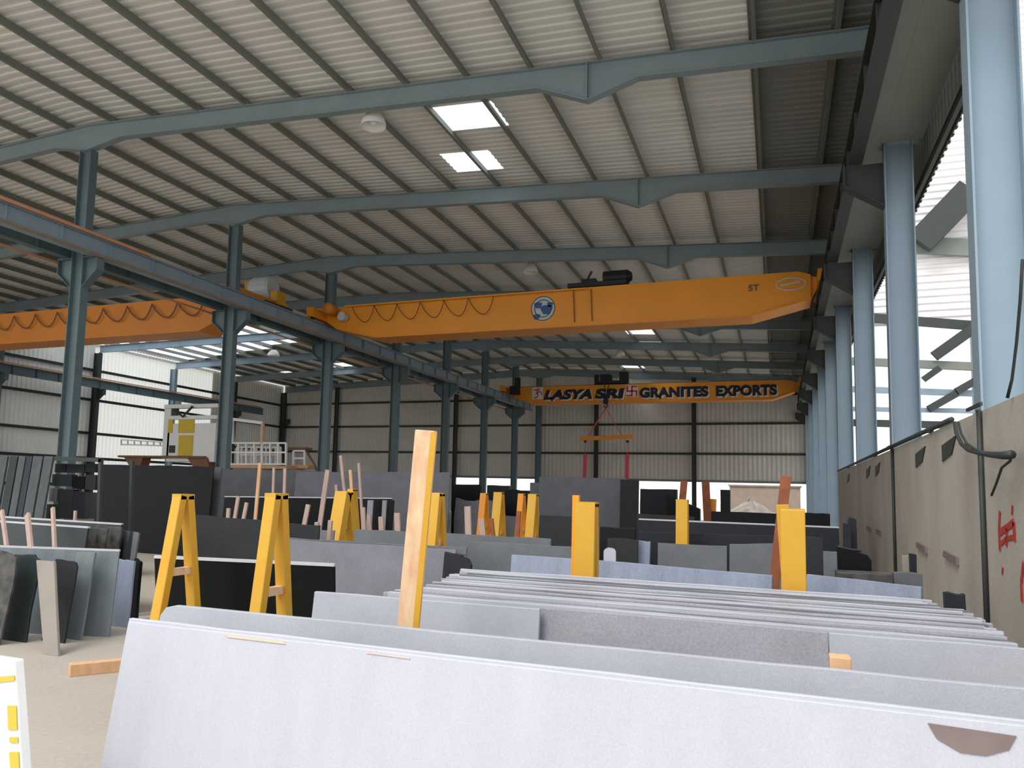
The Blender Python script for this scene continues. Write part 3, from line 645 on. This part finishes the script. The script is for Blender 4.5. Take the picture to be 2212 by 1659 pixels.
# rusty uprights
post((1245,1070), (1244,1125), 6.75, .06, .05, M['orange'], 'short orange upright tucked behind the tall central yellow post', name='steel_upright')
post((1698,1028), (1690,1100), 7.2, .085, .06, M['rust'], 'rusty red upright rising behind the right-hand yellow post', name='steel_upright')
post((1690,1090), (1698,1200), 6.4, .09, .06, M['yellow'], 'thin yellow upright at the back of the right-hand yellow post', name='steel_upright')
post((1478,1038), (1474,1082), 15.0, .12, .08, M['rust'], 'rusty upright above the small far yellow rack', name='steel_upright')
post((1524,1040), (1528,1115), 19.0, .17, .1, M['rust'], 'tall rusty upright standing on the dark slabs near the end wall', name='steel_upright')
post((1541,1078), (1540,1100), 19.2, .14, .1, M['orange'], 'short orange upright joined beside the tall rusty one', name='steel_upright')

# ------------------------------------------------------------------ middle distance, left
G = 'dark slabs around the left racks'
slab((333,1204), (722,1222), dict(Z=1.07), .03, -.17, M['g_black'], 'polished black slab with pale top edge leaning behind the left A-frames', None, cut=None, lip=True)
e = slab((416,1112), (566,1124), dict(Y=8.2), .03, .08, M['g_dark'], 'dark grey slab behind the left A-frame, left of the grey pile', G)
slab((560,1126), (690,1136), dict(Y=8.6), .03, .08, M['g_dark'], 'dark grey slab behind the second A-frame', G)
slab((565,1163), (985,1187), Z1, .03, .12, M['g_mid'], 'long lilac-grey slab crossing behind the tall timber post', 'lilac-grey slabs by the timber post')
slab((585,1160), (1008,1183), dict(Z=1.06), .03, .12, M['g_grey'], 'mid-grey slab directly behind the long lilac-grey one', 'lilac-grey slabs by the timber post')
slab((960,1192), (1018,1204), dict(Y=6.9), .05, .12, M['g_char'], 'dark short slab with ragged end right of the timber post', None, cut=(0,.12))
slab((640,1142), (722,1146), dict(Y=9.2), .03, .12, M['g_mid'], 'pale lilac slab top behind the grey slabs and small stakes', 'slabs under the small stakes')
slab((766,1143), (1190,1164), dict(Y=9.0), .03, .12, M['g_grey'], 'grey slab running toward the central yellow post', 'slabs under the small stakes')
slab((1010,1168), (1240,1182), dict(Y=7.9), .03, .12, M['g_grey'], 'speckled grey slab left of the central yellow post', 'slabs under the small stakes')
# tall black slab and stacks
o, *_ = slab((218,1003), (462,1008), dict(Y=14.3), .03, .06, M['g_black'], 'large tall polished black slab left of the second central column', None)
slab((455,1009), (478,1010), dict(Y=14.6), .06, .08, M['g_grey'], 'narrow grey slab end at the right edge of the tall black slab', None)
slab((474,1013), (690,1017), dict(Y=17.0), .04, .06, M['g_grey'], 'tall grey slab below the white railings', 'tall grey slabs in the middle')
slab((640,1019), (972,1020), dict(Y=16.6), .04, .06, M['g_mid'], 'tall smooth grey slab behind the small stakes', 'tall grey slabs in the middle')
slab((485,1073), (846,1077), dict(Y=14), .03, .06, M['g_black'], 'low black slab with pale top edge behind the wooden stakes', 'low black slabs behind the stakes', lip=True)
for (x, w, yy, mm, lb) in ((794,12,13.6,'g_lilac','pale'), (812,10,13.5,'g_black','black'), (826,9,13.4,'g_lilac','pale'), (838,13,13.3,'g_black','black')):
    slab((x,1080), (x+w,1081), dict(Y=yy), .03, .05, M[mm], f'narrow {lb} offcut left of the timber post, {dict([(794,"leftmost"),(812,"second from left"),(826,"third from left"),(838,"rightmost")])[x]} of four', 'narrow offcuts left of the timber post', name='stone_offcut', cat='stone offcut')
# rack of stacked dark pieces
def blocks(items, Y, group, mm):
    for (x0, y0, x1, y1, m_, lb) in items:
        P = px(x0, y0, Y=Y); Q = px(x1, y1, Y=Y)
        o = build('stone_piece', MB().box(P.x+.012, Q.x-.012, Y, Y+.12, Q.z+.01, P.z-.01), M[m_], None, origin=((P.x+Q.x)/2, Y, Q.z), bevel=.005); setp(o, lb, 'stone piece', group)
rk = thing('storage_rack', (-11.4, 10.2, 0), 'dark metal storage rack holding stacked stone pieces left of the tall black slab', 'rack')
A_, B_ = px(112,990,Y=10), px(218,994,Y=10)
for x in (A_.x, B_.x):
    build('upright', MB().bar((x-(.28 if x == A_.x else -.1), 10, 0), (x, 10, A_.z), .06, .06, up=(0,1,0)), M['dsteel'], rk)
    build('upright', MB().bar((x-(.28 if x == A_.x else -.1), 10.7, 0), (x, 10.7, A_.z), .06, .06, up=(0,1,0)), M['dsteel'], rk)
build('top_rail', MB().bar((A_.x-.03, 10, A_.z), (B_.x+.03, 10, B_.z+.0), .06, .07), M['dsteel'], rk)
build('shelf', MB().box(A_.x-.1, B_.x+.05, 10.05, 10.7, .7, .74).box(A_.x-.2, B_.x+.1, 10.05, 10.7, .2, .24), M['dsteel'], rk)
rows = [[(118,1000,142,1022,'g_char','small black piece at the top left of the rack'),(143,1001,182,1023,'g_dark','dark grey piece at the top of the rack'),(183,1000,206,1022,'g_char','black piece at the top right of the rack')],
        [(112,1023,155,1052,'g_dark','wide dark grey piece in the rack, upper left'),(157,1027,182,1058,'g_black','black square piece in the middle of the rack'),(184,1024,206,1060,'g_dark','dark grey piece in the rack, upper right')],
        [(106,1053,123,1085,'g_grey','grey speckled narrow piece at the left of the rack'),(126,1055,155,1122,'g_dark','tall dark piece at the lower middle of the rack'),(158,1060,182,1122,'g_char','tall charcoal piece low in the rack'),(184,1062,208,1122,'g_dark','tall dark grey piece low at the right of the rack')],
        [(100,1088,123,1122,'g_dark','dark grey piece at the lower left of the rack')]]
for r in rows: blocks(r, 10.1, 'stone pieces in the rack', None)
# leaning tall strips at the far left
for k, (x0, x1, mm, lb) in enumerate(((-12,8,'g_slate','leftmost tall grey strip, cut by the frame edge'),(14,30,'g_dark','second tall grey leaning strip from the left'),(33,47,'g_slate','third tall leaning strip, pale grey'),(50,62,'g_char','dark narrow leaning strip between pale ones'),(64,84,'g_slate','broad pale leaning strip'),(88,106,'g_slate','rightmost leaning strip beside the storage rack'))):
    P = px(x0+8, 985, Y=9.6); Q = px(x1+8, 986, Y=9.6); b0 = px(x0-14, 1110, Y=9.3); b1 = px(x1-14, 1110, Y=9.3)
    f = P.z/(P.z-b0.z); A2 = P+(b0-P)*f; B2 = Q+(b1-Q)*(Q.z/(Q.z-b1.z))
    o = build('stone_strip', MB().prism([P, Q, B2, A2], (0,.04,0)), M[mm], None, origin=(A2.x, A2.y, 0), bevel=.003); setp(o, lb, 'stone strip', 'tall strips leaning at far left')
# left cluster rear row
GL = 'dark green slabs with wooden stakes'
slab((-30,1115), (262,1133), dict(Z=1.10), .03, .10, M['g_green'], 'long dark green slab with bright top edge behind the stakes at left', GL, lip=True)
slab((-30,1125), (190,1140), dict(Z=1.08), .03, .10, M['g_green'], 'second dark green slab just in front, with stakes leaning on it', GL, lip=True)
slab((172,1137), (232,1143), dict(Y=7.35), .03, .1, M['g_speck'], 'speckled rough slab end right of the dark green slabs', 'speckled slab ends')
slab((205,1134), (262,1140), dict(Y=7.6), .03, .1, M['g_speck'], 'mottled slab end next to the thin grey slab ends', 'speckled slab ends')
for k, x in enumerate((264,272,280,288)):
    slab((x,1146+k), (x+12,1148+k), dict(Y=7.9-.12*k), .03, .1, M['g_grey'] if k % 2 else M['g_dark'], f'thin {"grey" if k % 2 else "dark"} slab end at the right of the left cluster, {["farthest back","third from front","second from front","foremost"][k]}', 'thin slab ends of the left cluster', name='slab_end')
slab((290,1206), (302,1215), dict(Y=7.3), .05, .02, M['g_black'], 'thin black slab edge closing the left cluster on the right', None, name='slab_end')
# left cluster front row
GF = 'slabs in the front row of the left cluster'
slab((-30,1180), (258,1190), dict(Z=.90), .02, .10, M['g_steel'], 'pale steel-grey slab, widest in the front row of the left cluster', GF, lip=True)
slab((255,1208), (290,1212), dict(Y=6.95), .03, .06, M['g_blue'], 'bluish slab end standing right of the pale steel-grey slab', GF)
slab((165,1192), (205,1195), dict(Y=6.25), .025, .12, M['g_steel'], 'pale ribbed slab end leaning on the steel-grey slab', GF)
slab((120,1208), (168,1214), dict(Y=6.05), .02, .12, M['g_dark'], 'dark panel with rounded corner leaning in the front row', GF, cut=(0,.09))
P0, P1 = px(78,1210,Y=5.78), px(116,1213,Y=5.78); q0, q1 = px(98,1362,Y=5.5), px(130,1358,Y=5.5)
o = build('stone_slab', MB().prism([P0, P1, Vector((q1.x,q1.y,0)), Vector((q0.x,q0.y,0))], (0,.03,0)), M['g_tan'], None, origin=(q0.x,q0.y,0), bevel=.003); setp(o, 'narrow tan slab edge leaning to the right in the front row', 'stone slab', GF)
slab((30,1195), (88,1203), dict(Y=5.9), .025, .12, M['g_green'], 'dark green slab with pale rough rim in the front row', GF, rough=.02, cut=(0,.08))
slab((-40,1190), (36,1200), dict(Y=5.7), .025, .14, M['g_speck'], 'rough dark slab with ragged pale edge at the left frame edge', GF, rough=.03)
for (a, b, w, lb) in (((4,1103),(14,1178),.05,'wooden stake at the left frame edge'), ((59,1111),(66,1180),.075,'broad wooden stake leaning, middle of the three'), ((114,1097),(118,1180),.045,'slim wooden stake right of the broad one')):
    P = px(*a, Y=6.95); Q = px(*b, Y=6.75); d = Q-P; R = P+d*(P.z/(P.z-Q.z))
    o = build('timber_stake', MB().bar(R, P, w, .035, up=(0,1,0)), M['wood_r'], None, origin=R, bevel=.003); setp(o, lb, 'wooden stake', 'wooden stakes on the left cluster')
P = px(163,1103,Y=9.0); o = build('timber_stake', MB().bar((P.x+.02,9.0,0), P, .045, .03, up=(0,1,0)), M['wood_r'], None, origin=(P.x,9,0)); setp(o, 'short wooden stake before the storage rack', 'wooden stake')
# stakes in the middle
GS = 'wooden stakes among the middle slabs'
for (a, b, Y, w, mm, lb) in (
  ((562,1000),(556,1070),12.6,.07,'wood','tall timber stake above the second A-frame, leftmost of three'), ((592,1010),(590,1065),12.6,.05,'wood_r','middle timber stake above the second A-frame'), ((616,1012),(614,1068),12.6,.06,'wood_r','rightmost timber stake above the second A-frame'),
  ((515,1072),(508,1115),10.6,.06,'wood_r','pale stake against the low black slab, leftmost'), ((533,1086),(527,1116),10.4,.06,'wood_r','short pale stake beside the leftmost one'), ((494,1098),(492,1126),10.0,.06,'wood_r','short stake in front of the dark grey slabs'),
  ((708,1015),(690,1140),12.2,.09,'wood_r','long pink-brown stake leaning beside the narrow orange rack'), ((736,984),(744,1060),12.8,.06,'wood_r','tallest thin stake above the broad yellow rack'), ((757,1015),(760,1062),12.8,.06,'wood','thin stake at the right above the broad yellow rack'), ((775,1000),(776,1016),12.8,.05,'wood_r','tiny stake tip in front of the grey slab'),
  ((726,1047),(728,1070),12.9,.06,'wood_r','short stake just left of the broad yellow rack'), ((666,1090),(660,1120),10.6,.075,'wood_r','pale stake left of the narrow orange rack'), ((784,1096),(786,1142),10.6,.07,'wood_r','pale stake right of the broad yellow rack, tallest of the group'), ((797,1112),(799,1142),10.5,.06,'wood_r','second pale stake right of the broad yellow rack'),
  ((823,1116),(824,1144),10.4,.08,'wood_r','broad pale stake left of the tall timber post'), ((858,1108),(859,1143),10.3,.09,'wood_r','pale stake beside the tall timber post'), ((685,1128),(682,1160),8.9,.06,'wood_r','reddish stake below the narrow orange rack'), ((714,1124),(711,1160),8.9,.06,'wood_r','pinkish stake left under the broad yellow rack'),
  ((1010,1094),(1012,1148),10.0,.09,'wood_r','broad stake in the central gap, leftmost'), ((1040,1120),(1043,1150),10.0,.08,'wood_r','short stake in the central gap'), ((1061,1120),(1064,1148),10.0,.06,'rust','red-brown stake left of the bright yellow slim rack'), ((1121,1104),(1118,1150),9.8,.06,'rust','reddish stake before the third slim rack')):
    post(a, b, Y, w, .035, M[mm], lb, 'wooden stake', GS)
# ------------------------------------------------------------------ middle distance, centre and right
slab((1165,1030), (1352,1033), dict(Y=17.5), .05, .05, M['g_grey'], 'big tall blue-grey slab in the centre under the lifting beam', 'tall central slabs')
slab((1145,1042), (1200,1044), dict(Y=17.9), .05, .05, M['g_grey'], 'tall grey slab end at the left of the big central slab', 'tall central slabs')
slab((1340,1036), (1380,1038), dict(Y=17.2), .05, .05, M['g_dark'], 'dark slab end at the right of the big central slab', 'tall central slabs')
slab((1165,1112), (1290,1120), dict(Y=12.0), .04, .08, M['g_dark'], 'dark slab behind the central yellow post', 'dark slabs behind the central post')
slab((1296,1138), (1372,1142), dict(Y=10.2), .05, .08, M['g_black'], 'black slab just right of the central yellow post', 'dark slabs behind the central post')
slab((1312,1162), (1378,1166), dict(Y=9.6), .05, .08, M['g_dark'], 'short charcoal slab right of the central yellow post', 'dark slabs behind the central post')
slab((1376,1110), (1500,1116), dict(Y=13.2), .04, .07, M['g_dark'], 'grey-black slab below the small far yellow rack', 'long dark slabs at right')
slab((1380,1122), (1812,1140), dict(Y=12.4), .04, .07, M['g_char'], 'long charcoal slab with pale top line left of the right post', 'long dark slabs at right', lip=True)
slab((1536,1104), (1790,1114), dict(Y=16.0), .04, .07, M['g_black'], 'long black slab farther back near the end wall', 'long dark slabs at right')
slab((1732,1107), (1793,1110), dict(Y=14.6), .08, .05, M['g_black'], 'short black slab right of the right-hand post', 'long dark slabs at right')
slab((1380,1148), (1760,1160), dict(Y=10.9), .04, .07, M['g_char'], 'charcoal slab in front, lower of the long dark ones', 'long dark slabs at right')
slab((1374,1168), (1404,1170), Z1, .03, .1, M['g_blue'], 'bluish slab end at the left of the mid-grey slabs', 'mid-grey slabs at right')
slab((1421,1172), (1570,1180), Z1, .03, .1, M['g_grey'], 'mid-grey slab with sloping shadow, left of the pair', 'mid-grey slabs at right')
slab((1576,1176), (1700,1174), dict(Y=9.6), .03, .1, M['g_grey'], 'mid-grey slab rising toward the right-hand post', 'mid-grey slabs at right')
slab((1740,1160), (1778,1162), dict(Y=8.4), .03, .08, M['g_dark'], 'dark grey slab end just right of the right-hand post', 'slab ends by the right wall')
slab((1778,1190), (1808,1193), dict(Y=8.0), .03, .08, M['g_grey'], 'grey slab end between the post and the black block', 'slab ends by the right wall')
slab((1810,1182), (1882,1194), dict(Y=8.6), .25, .02, M['g_black'], 'black block with sloping corner near the right wall', 'slab ends by the right wall', cut=(0,.12))
slab((1836,1118), (1850,1122), dict(Y=10.6), .25, .1, M['g_char'], 'dark narrow leaning slab against the right wall', 'slab ends by the right wall')
slab((1822,1130), (1838,1132), dict(Y=10.4), .1, .05, M['g_char'], 'charcoal slab end beside the leaning one', 'slab ends by the right wall')
slab((1304,1183), (1330,1184), dict(Y=8.8), .03, .02, M['g_white'], 'small pale pointed offcut between the central post and the mid-grey slabs', None, name='stone_offcut', cat='stone offcut', cut=(.06,.06))
slab((1808,1236), (1926,1243), dict(Y=7.6), .3, .02, M['g_speck'], 'flat brown timber-topped block along the right wall', None, name='timber_baulk', cat='timber')
slab((1948,1198), (1968,1200), dict(Y=8.5), .03, .02, M['g_tan'], 'tan stone offcut standing by the precast wall', 'offcuts by the precast wall', name='stone_offcut', cat='stone offcut')
slab((1966,1197), (1980,1198), dict(Y=8.4), .10, .02, M['g_char'], 'dark stone offcut standing next to the tan one', 'offcuts by the precast wall', name='stone_offcut', cat='stone offcut')
slab((1930,1236), (1993,1240), dict(Y=7.8), .1, .02, M['g_grey'], 'low grey stone offcut at the foot of the precast wall', 'offcuts by the precast wall', name='stone_offcut', cat='stone offcut')
slab((978,1046), (1038,1047), dict(Y=19.0), .2, .03, M['g_black'], 'black slab left of the fifth central column gap', 'black slabs beyond the central gap')
slab((1052,1048), (1100,1049), dict(Y=19.2), .2, .03, M['g_char'], 'charcoal slab between the two far dark columns', 'black slabs beyond the central gap')
slab((1092,1058), (1150,1056), dict(Y=18.6), .2, .03, M['g_black'], 'black slab left of the big central slab', 'black slabs beyond the central gap', rough=.05)
slab((985,1078), (1062,1080), dict(Y=17.2), .1, .03, M['g_mid'], 'pale cluttered slab end in the central gap', 'slabs in the central gap', rough=.04)
slab((1004,1112), (1170,1118), dict(Y=16.2), .1, .03, M['g_grey'], 'grey slab across the foot of the slim racks', 'slabs in the central gap', rough=.02)
# dark stacks outside, beyond the end wall opening, and rubble
slab((1383,1056), (1462,1057), dict(Y=26.0), .3, .03, M['g_char'], 'dark slab stack left of the small far yellow rack', 'dark stacks toward the end wall')
slab((1440,1068), (1512,1100), dict(Y=25.0), .3, .03, M['g_black'], 'black stack sloping down behind the small far yellow rack', 'dark stacks toward the end wall')
slab((1556,1058), (1577,1058), dict(Y=30.0), .4, .0, M['g_char'], 'upright black block standing near the end wall opening', 'dark stacks toward the end wall')
P, Q = px(1576,1050,Y=66), px(1640,1052,Y=66)
o = build('block_building', MB().box(P.x, Q.x+3, 66, 72, -.25, P.z), M['tan_wall'], None, origin=(P.x,66,-.25), bevel=.02); setp(o, 'low tan block building seen through the end wall opening', 'building')
build('roof_slab', MB().box(P.x-.1, Q.x+3.1, 65.9, 72.1, P.z, P.z+.12), M['tan_wall'], o)
def mound(c, rx, ry, h, label):
    mb = MB(); n = 28; rings = 7; vs = []; fs = []; rnd = random.Random(int(abs(c[0]*10)))
    for i in range(rings+1):
        f = i/rings
        for k in range(n):
            a = 2*math.pi*k/n; j = 1+rnd.uniform(-.12,.12)
            vs.append((c[0]+rx*(1-f)*math.cos(a)*j, c[1]+ry*(1-f)*math.sin(a)*j, c[2]+h*(f**.9)*(1+rnd.uniform(-.05,.05) if f else 1)))
    for i in range(rings):
        for k in range(n): fs.append((i*n+k, i*n+(k+1) % n, (i+1)*n+(k+1) % n, (i+1)*n+k))
    mb.add(vs, fs); o = build('rubble_heap', mb, M['rubble'], None, origin=c); setp(o, label, 'rubble heap', None)
P = px(1800,1062,Y=62); mound((P.x+1.2, 62, -.25), 3.2, 2.4, P.z+.25, 'pale stone heap by the right end of the end wall opening')
P = px(1640,1078,Y=59.5); mound((P.x-.6, 59.5, -.25), 2.6, 2, P.z+.25, 'low pale stone heap before the tan block building')
# ------------------------------------------------------------------ machine in the left bay
my = 26.0
mc = thing('polishing_machine', (-24.5, my, 0), 'cream polishing machine with yellow doors and walkway behind the tall black slab', 'machine')
def R(x0, y0, x1, y1, Y=my): a = px(x0, y0, Y=Y); b = px(x1, y1, Y=Y); return a.x, b.x, b.z, a.z
def bx(nm, x0, y0, x1, y1, m_, par, Y=my, th=.1, label=None, bev=.01):
    a, b, c, d = R(x0, y0, x1, y1, Y); return build(nm, MB().box(a, b, Y, Y+th, c, d), m_, par, label=label, bevel=bev)
body = bx('body', 363, 915, 462, 998, M['white'], mc, th=1.0)
bx('yellow_door', 386, 905, 418, 935, M['ywpan'], body, Y=my-.04, th=.05, label='yellow panel'); bx('yellow_door', 386, 940, 414, 985, M['ywpan'], body, Y=my-.04, th=.05)
bx('yellow_door', 364, 905, 371, 935, M['ywpan'], body, Y=my-.04, th=.05)
bx('dark_opening', 365, 962, 376, 978, M['dsteel'], body, Y=my-.05, th=.05)
bx('top_beam', 355, 874, 470, 880, M['white'], mc, Y=my-.1, th=.3)
bx('post', 356, 876, 363, 990, M['white'], mc, th=.12); bx('post', 372, 880, 382, 900, M['dsteel'], mc, th=.12)
bx('cross_beam', 366, 898, 468, 905, M['white'], mc, Y=my-.1, th=.2)
hs = MB(); a = px(376,885,Y=my-.2); b = px(416,878,Y=my-.2); c = px(395,900,Y=my-.2)
hs.tube([a, a.lerp(c,.6), c, c.lerp(b,.5), b], .05, 6); build('hose', hs, M['dsteel'], mc)
a, b, c, d = R(262, 984, 446, 990); build('bed', MB().box(a, b, my-.2, my+1.2, c, d), M['brown'], mc)
for (x0, x1) in ((268, 308), (404, 446)):
    A, B = px(x0,988,Y=my-.1), px(x1,988,Y=my-.1); C_, D_ = px(x0+14,1010,Y=my-.1), px(x1-(6 if x0 < 300 else -6),1010,Y=my-.1)
    f = 1; build('leg', MB().prism([A, B, D_, C_], (0,.5,0)).box(C_.x, D_.x, my-.05, my+.35, 0, D_.z+.05), M['brown'], mc)
rl = MB()
for k in range(8):
    x = 262+k*14; p = px(x, 951+k*.6, Y=my+.5); q = px(x, 962, Y=my+.5); rl.bar(q, p, .05, .05, up=(0,1,0))
p, q = px(262,950,Y=my+.5), px(362,956,Y=my+.5); rl.bar(p, q, .05, .05); p, q = px(262,960,Y=my+.5), px(362,963,Y=my+.5); rl.bar(p, q, .06, .06)
build('guard_rail', rl, M['white'], mc)
wk = thing('walkway', (-20, my, 0), 'white railed walkway on a tan deck right of the second central column', 'walkway')
def rails(x0, x1, yt, yb, n, Y, m_, par, nm='railing'):
    mb = MB()
    for k in range(n+1):
        x = x0+(x1-x0)*k/n; mb.bar(px(x, yb, Y=Y), px(x, yt, Y=Y), .07, .07, up=(0,1,0))
    for f in (0, .42, .95): y_ = yt+(yb-yt)*f; mb.bar(px(x0, y_, Y=Y), px(x1, y_, Y=Y), .06, .07)
    return build(nm, mb, m_, par)
rails(498, 618, 957, 1005, 7, my, M['white'], wk); rails(512, 606, 966, 1005, 9, my+1.0, M['white'], wk)
a, b, c, d = R(496, 1005, 622, 1013); build('deck', MB().box(a, b, my-.1, my+1.2, c, d), M['wood'], wk)
for x in (505, 560, 612): p = px(x, 1013, Y=my+.1); build('leg', MB().box(p.x-.06, p.x+.06, my+.1, my+.22, 0, p.z), M['wood'], wk)
fr = MB(); a, b = px(499,905,Y=my), px(568,914,Y=my); c = px(566,958,Y=my)
fr.bar(a, b, .1, .12); build('gantry_bar', fr, M['white'], wk, label='white raised bar')
build('gantry_post', MB().bar(c, b, .1, .12, up=(0,1,0)), M['wood_y'], wk); p = px(502,957,Y=my); build('gantry_post', MB().bar(p, px(502,906,Y=my), .1, .12, up=(0,1,0)), M['white'], wk)
rails(634, 658, 974, 1012, 1, my+.6, M['white'], wk, 'gate_frame')
a, b, c, d = R(622, 966, 660, 972, my+.6); build('brown_hood', MB().box(a, b, my+.6, my+1.1, c, d), M['brown'], wk)
a, b, c, d = R(622, 1004, 668, 1012, my+.6); build('deck', MB().box(a, b, my+.5, my+1.3, c, d), M['wood'], wk)
p = px(650,1012,Y=my+.9); build('leg', MB().box(p.x-.06, p.x+.06, my+.85, my+.97, 0, p.z), M['wood'], wk)
build('stair_rail', MB().tube([px(660,968,Y=my+.8), px(668,985,Y=my+.8), px(680,1004,Y=my+.8), px(684,1018,Y=my+.8)], .04, 6), M['brown'], wk)

# ------------------------------------------------------------------ left foreground: beam on floor, taped bundle
a, b = px(150,1447,Z=.05), px(300,1410,Z=.05)
o = build('timber_beam', MB().bar((a.x, a.y, .05), (a.x+.9, a.y+1.35, .05), .1, .1), M['wood'], None, origin=(a.x,a.y,0), bevel=.004); setp(o, 'brown timber baulk lying on the floor left of the nearest slab', 'timber')
tb = thing('taped_bundle', (-2.95, 2.1, 0), 'white wrapped slab bundle with yellow tape at the lower left corner', 'wrapped bundle')
tr_ = px(31, 1427, Z=1.0); Yb = tr_.y; lo = px(47, 1659, Y=Yb); dr = (lo-tr_)/(tr_.z-lo.z); ft = tr_+dr*tr_.z
build('wrap', MB().prism([(-3.4, Yb, 1.0), (tr_.x, Yb, 1.0), (ft.x, Yb, 0), (-3.4, Yb, 0)], (0,.04,0)), M['white'], tb, bevel=.005)
def tapeb(pts): return MB().prism([px(x, y, Y=Yb-.002) for x, y in pts], (0,-.003,0))
for pts in ([(-60,1466),(-60,1480),(32,1470),(32,1459)], [(17,1524),(36,1524),(38,1576),(19,1576)], [(21,1592),(39,1592),(40,1604),(22,1604)], [(21,1624),(41,1624),(44,1700),(26,1700)]):
    build('tape', tapeb(pts), M['ytape'], tb, label='yellow tape')
# ------------------------------------------------------------------ pipes and cables on the precast wall
for (yy, lab) in ((8.12, 'dark conduit pipe down the precast wall beside the nearest visible panel joint'), (13.85, 'slim grey conduit pipe down the precast wall, farther joint')):
    t = thing('conduit_pipe', (1.675, yy, 0), lab, 'pipe', 'conduits on the precast wall')
    build('pipe', MB().tube([(1.675,yy,0),(1.675,yy,2.485)], .022, 8), M['dsteel'], t, smooth=True)
    build('clip', MB().box(1.635,1.655,yy-.25,yy+.3,2.50,2.53), M['dsteel'], t)
P = lambda x, y: px(x, y, X=1.59)
o = build('hanging_hose', MB().tube([P(2062,912),P(2066,935),P(2076,958),P(2092,972),P(2112,978),P(2140,982),P(2165,984),P(2184,982)], [.018,.018,.018,.02,.02,.025,.03,.035], 8).tube([P(2070,912),P(2076,936),P(2088,958),P(2108,972),P(2128,978)], .012, 6).tube([P(2184,976),P(2182,996),P(2164,1010),P(2152,1045),P(2142,1070)], .010, 6), M['dsteel'], None, smooth=True, origin=P(2120,960)); setp(o, 'dark hose looping from the top of the precast wall', 'hose')
t = o
o = build('power_cable', MB().tube([px(2209,560,X=1.72),px(2204,650,X=1.72),px(2196,740,X=1.71),px(2186,820,X=1.69),px(2176,860,X=1.66)], .012, 6), M['black'], None, smooth=True, origin=px(2190,700,X=1.7)); setp(o, 'thin black cable hanging beside the nearest right column', 'cable')
# ------------------------------------------------------------------ neighbouring shed outside the right wall
NY = 44.0
ns = thing('neighbouring_shed', (16, NY, -.25), 'light corrugated gable of the next shed with open braced legs, outside the right wall', 'shed')
zb = px(2050, 698, Y=NY).z
mb = MB(); z = zb
while z < zb+24:
    pr_ = [(0,0),(.12,.0),(.18,.07),(.30,.07),(.36,0)]; vs = []; fs = []
    for dz, dy in pr_: vs += [(3.2, NY+dy, z+dz), (40, NY+dy, z+dz)]
    for q in range(4): fs.append((2*q, 2*q+1, 2*q+3, 2*q+2))
    mb.add(vs, fs); z += .36
build('sheeting', mb, M['neigh'], ns)
def rail_(y0, y1, w, m_): 
    a, b = px(1990, y0, Y=NY-.3), px(2105, y1, Y=NY-.3); d = (b-a)/(b.x-a.x)
    build('side_rail', MB().bar(a+d*(3.2-a.x), a+d*(38-a.x), .2, w, up=(0,0,1)), m_, ns)
rail_(530, 536, .85, M['purlin']); rail_(695, 704, .45, M['dsteel']); rail_(787, 792, .40, M['purlin']); rail_(846, 850, .30, M['pale']); rail_(886, 888, .22, M['pale']); rail_(917, 920, .35, M['dsteel'])
for (a, b, w) in (((2018,770),(2108,706),.5), ((1995,820),(2030,795),.3), ((2066,846),(2112,820),.35), ((2006,884),(2066,850),.35)):
    build('brace', MB().bar(px(*a, Y=NY-.6), px(*b, Y=NY-.6), .25, w, up=(0,0,1)), M['dsteel'], ns)
for x in (9.2, 20, 31): build('leg', MB().ibeam((x, NY+.5, -.25), (x, NY+.5, zb), .5, .3, up=(1,0,0)), M['pale'], ns)
build('wall_brace', MB().bar(px(2096,410,Y=NY-.8), px(1985,525,Y=NY-.8), .5, 1.3, up=(0,0,1)), M['dsteel'], ns, label='dark diagonal brace on the sheeting')
cop = build('wall_pipe', MB().tube([(1.692,9.4,2.52),(1.692,26,2.52)], .03, 8), M['dsteel'], wp, smooth=True)
for y in (10.6, 16.3, 22.3): build('pipe_clip', MB().box(1.66,1.72,y-.03,y+.03,2.47,2.50), M['dsteel'], wp)
